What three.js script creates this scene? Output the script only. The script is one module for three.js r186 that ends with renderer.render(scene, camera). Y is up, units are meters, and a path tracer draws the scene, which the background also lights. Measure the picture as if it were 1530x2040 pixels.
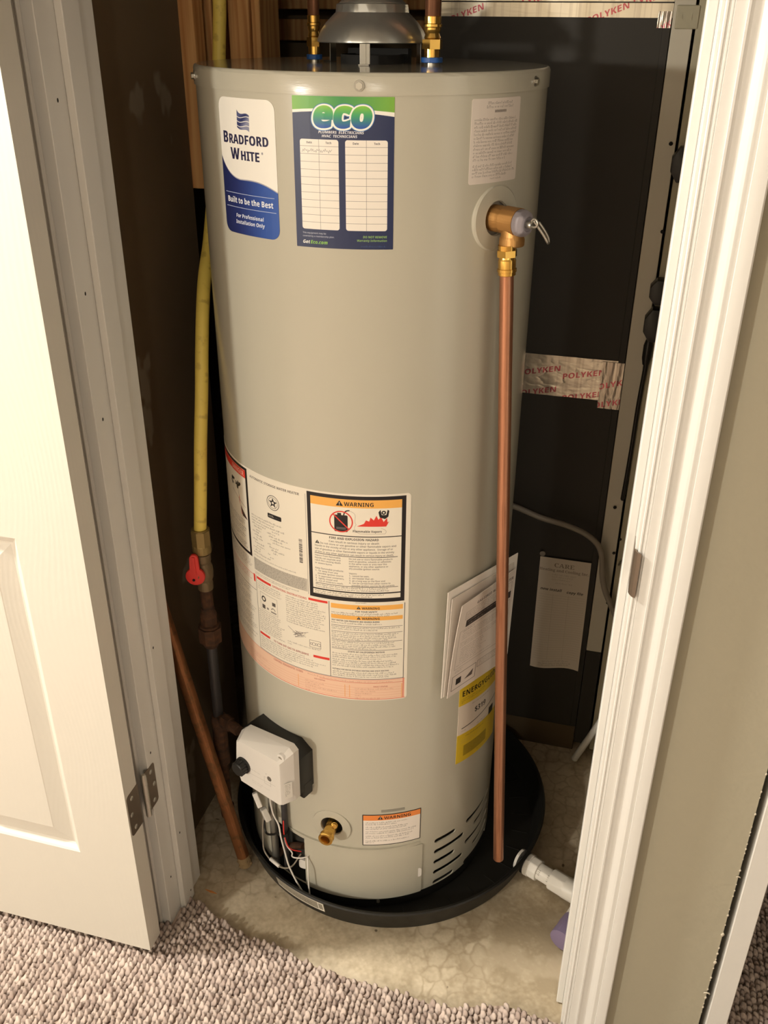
import * as THREE from 'three';
import { RoundedBoxGeometry } from 'three/addons/geometries/RoundedBoxGeometry.js';
import { mergeGeometries, toCreasedNormals } from 'three/addons/utils/BufferGeometryUtils.js';
import { Brush, Evaluator, SUBTRACTION } from 'three-bvh-csg';

// ---------------------------------------------------------------- camera, light, exposure
const scene = new THREE.Scene();
const camera = new THREE.PerspectiveCamera(2 * Math.atan(1020 / 1840) * 180 / Math.PI, 1530 / 2040, 0.05, 30);
camera.position.set(0.335, 1.55, 1.046);
camera.rotation.set(-0.4917, 15 * Math.PI / 180, 0.0086, 'YXZ');
scene.background = new THREE.Color(0x000000);
const renderer = new THREE.WebGLRenderer({ antialias: true });
renderer.toneMapping = THREE.LinearToneMapping;
renderer.toneMappingExposure = 1.0;
renderer.shadowMap.enabled = true;
const LAMP = new THREE.Color().setRGB(1.0, 0.93, 0.81);
// x, z, candela of the ceiling lights in the room (ceiling at 2.35 m)
const LAMPS = [
  [-1.20, 0.34, 23, 4, 'small round ceiling light nearest the closet door, left of the doorway'],
  [1.25, 4.0, 6, 4, 'small round ceiling light far behind the camera on the right'],
];
const GLOBE = [-1.75, 1.6, 2.9, 15.5];   // x, y, z, candela of the globe lamp standing on the left of the room
const CEIL = 2.35;

// ---------------------------------------------------------------- helpers
const rng = (() => { let s = 1234567; return () => { s = (s + 0x6d2b79f5) | 0; let t = Math.imul(s ^ (s >>> 15), 1 | s); t = (t + Math.imul(t ^ (t >>> 7), 61 | t)) ^ t; return ((t ^ (t >>> 14)) >>> 0) / 4294967296; }; })();
const D = Math.PI / 180, V = (x, y, z) => new THREE.Vector3(x, y, z);
const used = {};
function numbered(n) { used[n] = (used[n] ?? -1) + 1; return used[n] ? n + '_' + String(used[n]).padStart(3, '0') : n; }
function mesh(name, geo, mat, parent = scene) {
  const m = new THREE.Mesh(geo, mat);
  m.name = parent === scene ? numbered(name) : name + (() => { const k = parent.children.filter((c) => c.userData.base === name).length; return k ? '_' + String(k).padStart(3, '0') : ''; })();
  m.userData.base = name; m.castShadow = m.receiveShadow = true; parent.add(m); return m;
}
function thing(name, label, category, p = [0, 0, 0], group) {
  const o = new THREE.Group(); o.name = numbered(name); o.position.set(...p); scene.add(o);
  o.userData = { label, category }; if (group) o.userData.group = group; return o;
}
function sub(name, parent, p = [0, 0, 0], ry = 0) {
  const o = new THREE.Group(); const k = parent.children.filter((c) => c.userData.base === name).length;
  o.name = name + (k ? '_' + String(k).padStart(3, '0') : ''); o.userData.base = name; o.position.set(...p); o.rotation.y = ry; parent.add(o); return o;
}
function structGroup(name) { const o = new THREE.Group(); o.name = name; o.userData = { kind: 'structure' }; scene.add(o); return o; }
function struct(name, geo, mat) { const m = mesh(name, geo, mat); m.userData.kind = 'structure'; return m; }
function join(...gs) {
  return mergeGeometries(gs.flat().map((g) => { const n = g.index ? g.toNonIndexed() : g.clone(); for (const k of Object.keys(n.attributes)) if (!['position', 'normal', 'uv'].includes(k)) n.deleteAttribute(k); if (!n.attributes.uv) n.setAttribute('uv', new THREE.BufferAttribute(new Float32Array(n.attributes.position.count * 2), 2)); n.groups = []; return n; }));
}
function triUV(geo, s = 1) {           // texture coordinates in metres, from the plane each triangle faces
  const g = geo.index ? geo.toNonIndexed() : geo, p = g.attributes.position, uv = new Float32Array(p.count * 2), a = V(), b = V(), c = V();
  for (let i = 0; i < p.count; i += 3) {
    a.fromBufferAttribute(p, i); b.fromBufferAttribute(p, i + 1); c.fromBufferAttribute(p, i + 2);
    const n = b.clone().sub(a).cross(c.clone().sub(a)), ax = Math.abs(n.x), ay = Math.abs(n.y), az = Math.abs(n.z);
    [a, b, c].forEach((v, k) => { const q = ax > ay && ax > az ? [v.z, v.y] : ay > az ? [v.x, v.z] : [v.x, v.y]; uv[(i + k) * 2] = q[0] * s; uv[(i + k) * 2 + 1] = q[1] * s; });
  }
  g.setAttribute('uv', new THREE.BufferAttribute(uv, 2)); return g;
}
const box = (x0, x1, y0, y1, z0, z1, r = 0) => {
  const w = x1 - x0, h = y1 - y0, d = z1 - z0;
  const g = r ? new RoundedBoxGeometry(w, h, d, 2, r) : new THREE.BoxGeometry(w, h, d);
  g.translate((x0 + x1) / 2, (y0 + y1) / 2, (z0 + z1) / 2); return triUV(g);
};
const crease = (g, a = 0.55) => toCreasedNormals(g, a);
const lathe = (pts, seg = 40, a = 0.55) => crease(new THREE.LatheGeometry(pts.map((p) => new THREE.Vector2(p[0], p[1])), seg), a);
function along(g, a, b) {              // turns a shape built up the y axis so that it starts at a and points to b
  const d = V(...b).sub(V(...a)).normalize(); return g.applyQuaternion(new THREE.Quaternion().setFromUnitVectors(V(0, 1, 0), d)).translate(...a);
}
function rod(a, b, r0, r1 = r0, seg = 24) {
  const L = V(...a).distanceTo(V(...b)), e = Math.min(r0, r1) * 0.15;
  return along(lathe([[0, 0], [r0 - e, 0], [r0, e], [r1, L - e], [r1 - e, L], [0, L]], seg, 0.9), a, b);
}
const tube = (pts, r, n = 60, rad = 10) => { const c = new THREE.CatmullRomCurve3(pts.map((p) => V(...p)), false, 'centripetal'); return join(new THREE.TubeGeometry(c, n, r, rad), new THREE.SphereGeometry(r, rad, 6).translate(...pts[0]), new THREE.SphereGeometry(r, rad, 6).translate(...pts[pts.length - 1])); };
const nut = (r, y0, y1, n = 6) => crease(new THREE.CylinderGeometry(r, r, y1 - y0, n).toNonIndexed(), 0.3).translate(0, (y0 + y1) / 2, 0);
function extrude(shape, depth, bevel = 0, seg = 12) { return crease(new THREE.ExtrudeGeometry(shape, { depth, bevelEnabled: bevel > 0, bevelSize: bevel, bevelThickness: bevel, bevelSegments: 2, curveSegments: seg }), 0.5); }
const poly = (pts) => { const s = new THREE.Shape(); pts.forEach((p, i) => (i ? s.lineTo(p[0], p[1]) : s.moveTo(p[0], p[1]))); s.closePath(); return s; };
const upright = (pts, y0, y1) => triUV(extrude(poly(pts.map((p) => [p[0], -p[1]])), y1 - y0).rotateX(-Math.PI / 2).translate(0, y0, 0));   // a plan [x, z] raised from y0 to y1

// ---------------------------------------------------------------- noise and textures
const hash = (x, y, s) => { let h = Math.imul(x, 374761393) + Math.imul(y, 668265263) + Math.imul(s, 1442695041); h = Math.imul(h ^ (h >>> 13), 1274126177); return ((h ^ (h >>> 16)) >>> 0) / 4294967296; };
function vn(x, y, px, py, s) {          // value noise, repeating every px, py cells
  const ix = Math.floor(x), iy = Math.floor(y), fx = x - ix, fy = y - iy, u = fx * fx * (3 - 2 * fx), v = fy * fy * (3 - 2 * fy);
  const w = (a, n) => ((a % n) + n) % n, h = (a, b) => hash(w(a, px), w(b, py), s);
  return (h(ix, iy) * (1 - u) + h(ix + 1, iy) * u) * (1 - v) + (h(ix, iy + 1) * (1 - u) + h(ix + 1, iy + 1) * u) * v;
}
function fbm(u, v, cx, cy, oct, s) { let a = 0.5, t = 0, n = 0; for (let i = 0; i < oct; i++) { t += a * vn(u * cx, v * cy, cx, cy, s + i); n += a; a *= 0.5; cx *= 2; cy *= 2; } return t / n; }
function tex(w, h, f, srgb = true, rep = [1, 1]) {
  const d = new Uint8Array(w * h * 4);
  for (let y = 0; y < h; y++) for (let x = 0; x < w; x++) { const c = f(x / w, y / h); for (let k = 0; k < 3; k++) d[(y * w + x) * 4 + k] = Math.max(0, Math.min(255, Array.isArray(c) ? c[k] : c * 255)); d[(y * w + x) * 4 + 3] = 255; }
  const t = new THREE.DataTexture(d, w, h); t.wrapS = t.wrapT = THREE.RepeatWrapping; t.magFilter = THREE.LinearFilter; t.minFilter = THREE.LinearMipmapLinearFilter; t.generateMipmaps = true;
  if (srgb) t.colorSpace = THREE.SRGBColorSpace; t.repeat.set(...rep); t.needsUpdate = true; return t;
}
const mix = (a, b, t) => a.map((v, i) => v + (b[i] - v) * t), sat = (t) => Math.max(0, Math.min(1, t)), step = (a, b, x) => { const t = sat((x - a) / (b - a)); return t * t * (3 - 2 * t); };
const std = (color, roughness = 0.6, metalness = 0, o = {}) => new THREE.MeshStandardMaterial({ color, roughness, metalness, ...o });

const fineBump = tex(256, 256, (u, v) => fbm(u, v, 24, 24, 3, 5), false, [6, 6]);
const woodTex = tex(512, 1024, (u, v) => {
  const warp = fbm(u, v, 3, 2, 3, 11) * 0.35, g = Math.abs(Math.sin((u + warp) * 40)), f = fbm(u, v, 90, 4, 2, 12);
  let k = 1e9; for (const [kx, ky] of [[0.3, 0.2], [0.72, 0.64], [0.5, 0.88]]) k = Math.min(k, Math.hypot((u - kx) * 1.0, (v - ky) * 2.2));
  const c = mix([206, 160, 104], [160, 104, 56], sat(0.55 * Math.pow(g, 3) + 0.5 * (f - 0.35)));
  return mix([84, 48, 26], c, step(0.012, 0.04, k));
}, true, [4, 1]);
const concreteTex = tex(1280, 1280, (u, v) => {
  const a = fbm(u, v, 5, 5, 5, 21), b = fbm(u, v, 48, 48, 3, 22), c = fbm(u, v, 22, 22, 4, 23), s = fbm(u, v, 9, 7, 4, 27), f = fbm(u, v, 200, 200, 2, 28);
  // dried-paste blotches, each a little paler or darker, with thin darker seams between them here and there
  let d1 = 9, d2 = 9, tone = 0; const n = 40, gx = u * n + (c - 0.5) * 1.4, gy = v * n + (b - 0.5) * 0.9;
  for (let i = -1; i < 2; i++) for (let j = -1; j < 2; j++) { const X = Math.floor(gx) + i, Y = Math.floor(gy) + j, w = (q) => ((q % n) + n) % n; const q = Math.hypot(X + 0.5 + (hash(w(X), w(Y), 31) - 0.5) * 0.9 - gx, Y + 0.5 + (hash(w(X), w(Y), 32) - 0.5) * 0.9 - gy); if (q < d1) { d2 = d1; d1 = q; tone = hash(w(X), w(Y), 33); } else if (q < d2) d2 = q; }
  const here = step(0.44, 0.56, s), seam = (1 - step(0.0, 0.16, d2 - d1)) * here;
  let col = mix([152, 137, 112], [210, 196, 171], sat((a - 0.3) * 1.7 + (b - 0.5) * 0.45 + (f - 0.5) * 0.5));
  col = mix(col, [226, 214, 192], 0.32 * here * tone * step(0.1, 0.35, d2 - d1) + 0.22 * step(0.5, 0.66, c));
  col = mix(col, [136, 120, 96], 0.30 * seam);
  return mix(col, [78, 66, 50], 0.8 * step(0.9, 0.94, fbm(u, v, 64, 64, 2, 25)));
}, true, [0.8, 0.8]);
const concreteBump = tex(512, 512, (u, v) => 0.7 * fbm(u, v, 16, 16, 4, 41) + 0.3 * fbm(u, v, 90, 90, 2, 42), false, [1.6, 1.6]);
const boardTex = tex(512, 512, (u, v) => {
  const a = fbm(u, v, 4, 4, 5, 51), b = fbm(u, v, 10, 7, 4, 52);
  return mix(mix([92, 76, 54], [110, 92, 68], a), [150, 142, 130], 0.55 * step(0.70, 0.76, b));
}, true, [1.2, 1.2]);
const doorBump = tex(1024, 1024, (u, v) => {
  const cx = ((v * 2) % 1) - 0.5, w = 0.10 * Math.exp(-Math.pow((((u * 3) % 1) - 0.5) * 3.2, 2)) * Math.cos(cx * 6.28) + 0.05 * fbm(u, v, 4, 3, 3, 61);
  return 0.5 + 0.28 * Math.sin((u + w * 0.35) * 2 * Math.PI * 70) * (0.4 + 0.6 * fbm(u, v, 20, 8, 2, 62)) + 0.22 * (fbm(u, v, 180, 6, 2, 63) - 0.5);
}, false, [1.6, 1.0]);
const copperTex = tex(256, 512, (u, v) => { const a = fbm(u, v, 6, 3, 4, 71), b = fbm(u, v, 40, 6, 2, 72); return mix(mix([198, 146, 116], [174, 120, 92], a), [120, 76, 56], 0.35 * step(0.62, 0.8, b)); }, true, [1, 2]);
const oldCopperTex = tex(256, 512, (u, v) => { const a = fbm(u, v, 5, 4, 4, 75), b = fbm(u, v, 18, 9, 3, 76); return mix(mix([164, 112, 74], [132, 88, 56], a), [92, 76, 50], 0.4 * step(0.55, 0.8, b)); }, true, [1, 2]);
const rustTex = tex(256, 256, (u, v) => mix([44, 30, 21], [98, 62, 36], fbm(u, v, 10, 10, 4, 81)), true, [2, 2]);
const crinkle = tex(256, 256, (u, v) => { const a = fbm(u, v, 7, 7, 3, 91); return sat(Math.abs(fbm(u + a * 0.1, v, 9, 5, 3, 92) - 0.5) * 3); }, false, [1, 1]);
const yellowTex = tex(256, 512, (u, v) => mix([236, 212, 104], [176, 148, 70], 0.5 * step(0.6, 0.85, fbm(u, v, 16, 5, 4, 95))), true, [9, 1]);
const carpetTex = tex(512, 512, (u, v) => { const r = Math.abs(Math.sin(u * Math.PI * 24)), q = vn(u * 48, v * 32, 48, 32, 7); return mix([130, 110, 98], [206, 186, 170], sat(r * 0.7 + q * 0.5 - 0.15)); }, true, [4, 4]);

// ---------------------------------------------------------------- materials
const M = {
  trim: std(0xd1cfca, 0.36, 0, { bumpMap: fineBump, bumpScale: 0.00012 }),
  door: std(0xcfcbc1, 0.42, 0, { bumpMap: doorBump, bumpScale: 0.00013 }),
  wall: std(0xa19b88, 0.75, 0, { bumpMap: fineBump, bumpScale: 0.0003 }),
  roomWall: std(0x9a9082, 0.8),
  farWall: std(0xdcd2c0, 0.8),
  ceiling: std(0xb0ada6, 0.9),
  closetBoard: std(0xffffff, 0.9, 0, { map: boardTex }),
  concrete: std(0xffffff, 0.72, 0, { map: concreteTex, bumpMap: concreteBump, bumpScale: 0.0009 }),
  carpet: std(0xffffff, 0.95, 0, { map: carpetTex }),
  tuft: std(0xffffff, 0.95, 0, { bumpMap: fineBump, bumpScale: 0.0008 }),
  wood: std(0xffffff, 0.75, 0, { map: woodTex }),
  tank: std(0xb9b5a6, 0.22, 0, { bumpMap: fineBump, bumpScale: 0.00006 }),
  tankTop: std(0x8f8c80, 0.12, 0),
  plasticBlack: std(0x191816, 0.42),
  pan: std(0x191815, 0.5),
  dark: std(0x14120f, 0.8),
  galv: std(0xa3a19a, 0.34, 0.75),
  steel: std(0x9d9a92, 0.35, 0.9),
  zinc: std(0xb5b2a9, 0.3, 0.9),
  hinge: std(0x857769, 0.36, 0.8),
  brass: std(0xdcb25e, 0.22, 0.95),
  brassDull: std(0xb0844e, 0.42, 0.75),
  bronze: std(0x948154, 0.45, 0.55),
  copper: std(0xffffff, 0.36, 0.85, { map: copperTex }),
  copperOld: std(0xffffff, 0.5, 0.75, { map: oldCopperTex }),
  rust: std(0xffffff, 0.85, 0.1, { map: rustTex }),
  blackPipe: std(0x3d3b3c, 0.55, 0.4),
  yellow: std(0xffffff, 0.5, 0, { map: yellowTex }),
  red: std(0xd8342e, 0.45),
  blue: std(0x2b5ea8, 0.45),
  whitePlastic: std(0xdcd8d2, 0.45),
  pvc: std(0xe9e6df, 0.4),
  purple: std(0x776a86, 0.5),
  gray: std(0x8c8478, 0.5),
  panelBlack: std(0x29251e, 0.6),
  sheet: std(0xc4bfb0, 0.45, 0.15),
  sheetBeige: std(0xb0aa92, 0.55),
  paper: std(0xece6de, 0.8),
  bulb: new THREE.MeshStandardMaterial({ color: 0xffffff, emissive: LAMP, emissiveIntensity: 6, roughness: 0.6 }),
};

// ---------------------------------------------------------------- room shell
struct('floor', triUV(new THREE.BoxGeometry(6.4, 0.12, 6.4)).translate(0, -0.06, 1.6), M.concrete);
{
  const tongue = [[-2.8, 4.6], [-2.8, 0.0], [-0.43, 0.0], [-0.43, -0.075], [-0.36, -0.07], [-0.31, -0.052], [-0.276, -0.036], [-0.23, -0.022], [-0.194, -0.012], [-0.14, -0.012], [-0.10, 0.004], [-0.056, 0.012], [0.0, 0.016], [0.061, 0.018], [0.11, 0.02], [0.156, 0.026], [0.20, 0.02], [0.234, 0.008], [0.277, -0.006], [0.32, -0.002], [0.372, 0.0], [0.39, 0.0], [0.60, 0.0], [0.60, -0.12], [0.64, -0.12], [0.64, -1.55], [2.8, -1.55], [2.8, 4.6]];
  struct('floor_carpet', upright(tongue, 0.0, 0.007), M.carpet);
  const edge = tongue.slice(3, 21), edgeZ = (x) => { for (let i = 1; i < edge.length; i++) if (x <= edge[i][0]) { const [a, b] = [edge[i - 1], edge[i]]; return a[1] + (b[1] - a[1]) * (x - a[0]) / (b[0] - a[0] || 1); } return 0; };
  const spots = [];
  for (let x = -1.35; x < 1.5; x += 0.0098) for (let z = -0.75; z < 0.85; z += 0.0122) {
    const X = x + (rng() - 0.5) * 0.003, Z = z + (Math.round(x / 0.0098) % 2 ? 0.006 : 0) + (rng() - 0.5) * 0.004;
    if (X < 0.37) { const lim = X < -0.43 ? 0.004 : edgeZ(X); if (Z < lim + 0.004) continue; if (X < -0.352 && X > -0.43 && Z < 0.006 && Z > -0.13) continue; }
    else if (X < 0.642) { if (Z < 0.006) continue; }
    else if (Z < -0.75) continue;
    spots.push([X, Z, X < 0.37 && Z < edgeZ(X) + 0.016 && X > -0.43]);
  }
  const g = new THREE.SphereGeometry(1, 14, 12), p = g.attributes.position;   // a twisted, drop-shaped loop of yarn
  g.rotateX(Math.PI / 2);
  for (let i = 0; i < p.count; i++) { const x = p.getX(i), y = p.getY(i), z = p.getZ(i), a = Math.atan2(y, x), k = (1 - 0.3 * z) * (1 + 0.17 * Math.sin(2 * a + 5 * z)); p.setXYZ(i, x * 0.0049 * k, y * 0.0060 * k - 0.0028 * z, z * 0.0071); }
  g.computeVertexNormals();
  const pile = new THREE.InstancedMesh(g, M.tuft, spots.length), m = new THREE.Matrix4(), q = new THREE.Quaternion(), e = new THREE.Euler(), c = new THREE.Color();
  spots.forEach(([x, z, rim], i) => {
    e.set((rim ? -0.7 : -0.1) * rng() + (rng() - 0.5) * 0.5, -0.2 + (rng() - 0.5) * 0.6, (rng() - 0.5) * 0.6); q.setFromEuler(e);
    const s = 0.82 + rng() * 0.4; m.compose(V(x, 0.0085 + rng() * 0.0025, z), q, V(s, s * (0.9 + 0.3 * rng()), s * (0.9 + 0.25 * rng()))); pile.setMatrixAt(i, m);
    const t = rng(), wear = fbm(x * 0.3 + 0.5, z * 0.3 + 0.5, 3, 3, 3, 99); c.setRGB(0.80, 0.665, 0.585).lerp(new THREE.Color().setRGB(0.40, 0.30, 0.26), t * t * 0.75 + 0.25 * wear); pile.setColorAt(i, c);
  });
  pile.name = 'carpet_pile'; pile.castShadow = pile.receiveShadow = true; scene.add(pile);
  pile.userData = { kind: 'stuff', label: 'chunky beige and brown looped carpet pile in front of the closet', category: 'carpet' };
}
{
  const s = poly([[-2.8, 0], [-0.382, 0], [-0.382, 2.055], [0.3995, 2.055], [0.3995, 0], [0.597, 0], [0.597, 2.08], [1.52, 2.08], [1.52, 0], [2.8, 0], [2.8, CEIL], [-2.8, CEIL]]);
  struct('wall_back', triUV(extrude(s, 0.125).translate(0, 0, -0.125)), M.wall);
}
struct('wall_front', box(-2.9, 2.9, 0, CEIL, 4.6, 4.7), M.farWall);
struct('wall_left', box(-2.9, -2.8, 0, CEIL, -0.125, 4.6), M.roomWall);
struct('wall_right', box(2.8, 2.9, 0, CEIL, -1.65, 4.6), M.roomWall);
struct('ceiling', box(-2.9, 2.9, CEIL, CEIL + 0.1, -1.65, 4.7), M.ceiling);
struct('wall_closet_left', box(-0.53, -0.425, 0, CEIL, -0.49, -0.125), M.closetBoard);
struct('wall_closet_outer', box(-1.0, -0.9, 0, CEIL, -1.4, -0.125), M.closetBoard);
struct('wall_closet_rear', box(-1.0, 0.64, 0, CEIL, -1.4, -1.3), M.closetBoard);
struct('wall_closet_right', box(0.53, 0.635, 0, CEIL, -1.3, -0.125), M.closetBoard);
struct('wall_hall_end', box(0.64, 2.9, 0, CEIL, -1.65, -1.55), M.roomWall);

// ---------------------------------------------------------------- lamps
LAMPS.forEach(([x, z, cd, rad, label], i) => {
  const l = thing('ceiling_light', label, 'light', [x, CEIL, z]);
  mesh('base', lathe([[0, 0], [0.085, 0], [0.085, -0.012], [0.07, -0.02], [0, -0.02]], 32), M.trim, l);
  mesh('diffuser', lathe([[0, -0.05], [0.03, -0.047], [0.055, -0.035], [0.066, -0.018], [0, -0.018]], 32), M.bulb, l);
  const p = i ? new THREE.PointLight(LAMP, cd, 0, 2) : new THREE.SpotLight(LAMP, cd, 0, 1.45, 0.25, 2); p.position.set(0, -0.075, 0);
  if (!i) { p.target.position.set(0, -2, 0); l.add(p.target); }
  p.castShadow = true; p.shadow.radius = rad; p.shadow.mapSize.set(1024, 1024); l.add(p);
});

{
  const [x, y, z, cd] = GLOBE, l = thing('floor_lamp', 'standing lamp with a glowing white globe on the left side of the room', 'lamp', [x, 0.007, z]);
  mesh('base', lathe([[0, 0], [0.14, 0], [0.14, 0.012], [0.12, 0.02], [0.015, 0.026], [0, 0.026]], 40), M.plasticBlack, l);
  mesh('pole', rod([0, 0.02, 0], [0, y - 0.09, 0], 0.011), M.plasticBlack, l);
  mesh('globe', new THREE.SphereGeometry(0.085, 32, 20).translate(0, y - 0.007, 0), M.bulb, l);
  const p = new THREE.PointLight(LAMP, cd, 0, 2); p.position.set(0, y - 0.007, 0); p.castShadow = true; p.shadow.radius = 4.2; p.shadow.mapSize.set(1024, 1024); l.add(p);
}

// ---------------------------------------------------------------- door, jambs, casing
{
  const d = structGroup('door_1'), W = 0.735, T = 0.038, y0 = 0.03, y1 = 2.02, xr = -0.3635, zf = 0.076, parts = [];
  d.position.set(xr, 0, zf);
  const face = poly([[-W, y0], [0, y0], [0, y1], [-W, y1]]), quad = (a, b, c, e) => { const g = new THREE.BufferGeometry(); g.setAttribute('position', new THREE.Float32BufferAttribute([...a, ...b, ...c, ...a, ...c, ...e], 3)); g.computeVertexNormals(); return g; };
  const ring = [[0, 0], [0.0035, -0.002], [0.0095, -0.0068], [0.013, -0.0088], [0.016, -0.0088], [0.045, -0.0018], [0.0465, -0.0012]];
  for (const [a, b] of [[-0.3175, -0.108], [-0.627, -0.4175]]) for (const [c, e] of [[0.253, 0.888], [1.075, 1.70], [1.78, 1.92]]) {
    const h = new THREE.Path(); [[a, c], [b, c], [b, e], [a, e]].forEach((p, i) => (i ? h.lineTo(...p) : h.moveTo(...p))); h.closePath(); face.holes.push(h);
    const R = (k) => { const [i, z] = ring[k]; return [[a + i, c + i, z], [b - i, c + i, z], [b - i, e - i, z], [a + i, e - i, z]]; };
    for (let k = 0; k + 1 < ring.length; k++) { const A = R(k), B = R(k + 1); for (let j = 0; j < 4; j++) parts.push(quad(A[j], A[(j + 1) % 4], B[(j + 1) % 4], B[j])); }
    parts.push(quad(...R(ring.length - 1)));
  }
  parts.push(new THREE.ShapeGeometry(face));
  parts.push(quad([-W, y0, -T], [-W, y1, -T], [0, y1, -T], [0, y0, -T]), quad([0, y0, 0], [0, y0, -T], [0, y1, -T], [0, y1, 0]), quad([-W, y0, -T], [-W, y0, 0], [-W, y1, 0], [-W, y1, -T]), quad([-W, y0, -T], [0, y0, -T], [0, y0, 0], [-W, y0, 0]), quad([-W, y1, 0], [0, y1, 0], [0, y1, -T], [-W, y1, -T]));
  mesh('door_slab', triUV(join(parts)), M.door, d);
  const h = sub('hinge', d, [0.0035, 0.318, -0.0565]);
  const leafShape = (w) => { const s = new THREE.Shape(); s.moveTo(0, 0); s.lineTo(w - 0.008, 0); s.quadraticCurveTo(w, 0, w, 0.008); s.lineTo(w, 0.081); s.quadraticCurveTo(w, 0.089, w - 0.008, 0.089); s.lineTo(0, 0.089); s.closePath(); return s; };
  mesh('hinge_pin', join(lathe([[0, -0.004], [0.003, -0.003], [0.0052, 0], [0.0052, 0.0895], [0.003, 0.094], [0, 0.095]], 20), ...[0.018, 0.036, 0.054, 0.072].map((y) => new THREE.TorusGeometry(0.0052, 0.0004, 6, 20).rotateX(Math.PI / 2).translate(0, y, 0))), M.zinc, h);
  mesh('hinge_leaf', extrude(leafShape(0.036), 0.002).rotateY(-Math.PI / 2).translate(-0.0025, 0, 0.017), M.hinge, h);
  mesh('hinge_leaf', extrude(leafShape(0.036), 0.002).rotateY(Math.PI / 2).translate(-0.0035, 0, -0.003), M.hinge, h);
  for (const [y, dz] of [[0.012, 0.022], [0.045, 0.028], [0.077, 0.022]]) for (const s of [1, -1]) mesh('screw', new THREE.SphereGeometry(0.0046, 12, 8).scale(0.35, 1, 1).translate(s > 0 ? -0.0025 : -0.0012, y, s > 0 ? 0.017 + dz : -0.003 - dz), M.zinc, h);
}
{
  const L = structGroup('trim_1');
  mesh('jamb_board', box(-0.381, -0.362, 0, 2.05, -0.128, 0.0, 0.0012), M.trim, L);
  mesh('door_stop', box(-0.362, -0.351, 0.004, 2.04, -0.079, -0.041, 0.0015), M.trim, L);
  for (const [y, z, x] of [[1.459, -0.022, 0], [1.225, -0.0206, 0], [1.047, -0.0187, 0], [0.63, -0.05, 1], [0.43, -0.0151, 0], [0.03, -0.0668, 1], [0.20, -0.055, 1], [0.115, -0.022, 0]]) mesh('nail_hole', new THREE.SphereGeometry(0.0022, 10, 6).scale(0.25, 1.25, 0.8).translate(x ? -0.351 : -0.362, y, z), M.dark, L);
  const R = structGroup('trim_2');
  mesh('jamb_board', box(0.3805, 0.3990, 0, 2.05, -0.128, 0.0, 0.0012), M.trim, R);
  mesh('door_stop', box(0.3695, 0.3805, 0.004, 2.04, -0.079, -0.041, 0.0015), M.trim, R);
  const plate = new THREE.Shape(); // strike plate with its curled lip, in plan
  [[0.3800, -0.034], [0.3800, 0.0005], [0.3816, 0.006], [0.3850, 0.0112], [0.3885, 0.0132], [0.3893, 0.0118], [0.3860, 0.0092], [0.3832, 0.0045], [0.3816, 0.0], [0.3816, -0.034]].forEach((p, i) => (i ? plate.lineTo(p[0], -p[1]) : plate.moveTo(p[0], -p[1])));
  mesh('strike_plate', extrude(plate, 0.064).rotateX(-Math.PI / 2).translate(0, 0.902, 0), M.hinge, R);
  const H = structGroup('trim_3');
  mesh('jamb_board', box(-0.362, 0.3805, 2.03, 2.05, -0.128, 0), M.trim, H);
  mesh('door_stop', box(-0.351, 0.3695, 2.019, 2.03, -0.079, -0.041), M.trim, H);
  // colonial casing: thin beaded inner edge, flat, step, swelling cove, thick outer edge
  const prof = [[0, 0], [0, 0.0045], [0.0012, 0.0066], [0.0028, 0.0068], [0.0040, 0.0052], [0.0048, 0.0052], [0.0058, 0.0070], [0.0074, 0.0071], [0.0085, 0.0062], [0.0087, 0.0096], [0.0200, 0.0097], [0.0204, 0.0138], [0.0226, 0.0138], [0.0260, 0.0119], [0.0300, 0.0112], [0.0340, 0.0122], [0.0380, 0.0146], [0.0410, 0.0166], [0.0440, 0.0172], [0.0480, 0.0163], [0.0502, 0.0158], [0.0506, 0.0200], [0.0530, 0.0206], [0.0652, 0.0206], [0.0668, 0.0194], [0.0672, 0.0175], [0.0672, 0]];
  struct('trim_4', upright(prof.map(([x, z]) => [0.3845 + x, 0.0004 + z]), 0.003, 2.11), M.trim);
  struct('trim_5', upright(prof.map(([x, z]) => [-0.3785 - x, 0.0004 + z]).reverse(), 0.003, 2.11), M.trim);
  struct('trim_6', upright([[0.6065, -0.122], [0.6375, -0.122], [0.6375, 0.003], [0.6365, 0.004], [0.6075, 0.004], [0.6065, 0.003]], 0.002, 2.08), M.trim);
  // rough cut edge of the drywall beside the second jamb: small curled bits of paper
  const bits = [];
  for (let y = 0.06; y < 0.75; y += 0.011) { if (rng() < 0.45) continue; const w = 0.0008 + 0.0026 * rng() * rng(); bits.push(new THREE.TetrahedronGeometry(w, 1).scale(0.9, 1.8, 0.5).translate(0.597, y + rng() * 0.006, 0.0)); }
  for (const [y, w] of [[0.178, 0.008], [0.445, 0.005]]) bits.push(new THREE.TorusGeometry(w * 0.5, w * 0.16, 6, 12, 4).rotateX(0.4).translate(0.5965, y, 0.0022));
  const t = mesh('trim_7', join(bits), std(0xb9b09e, 0.85)); t.userData.kind = 'structure';
}

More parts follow.
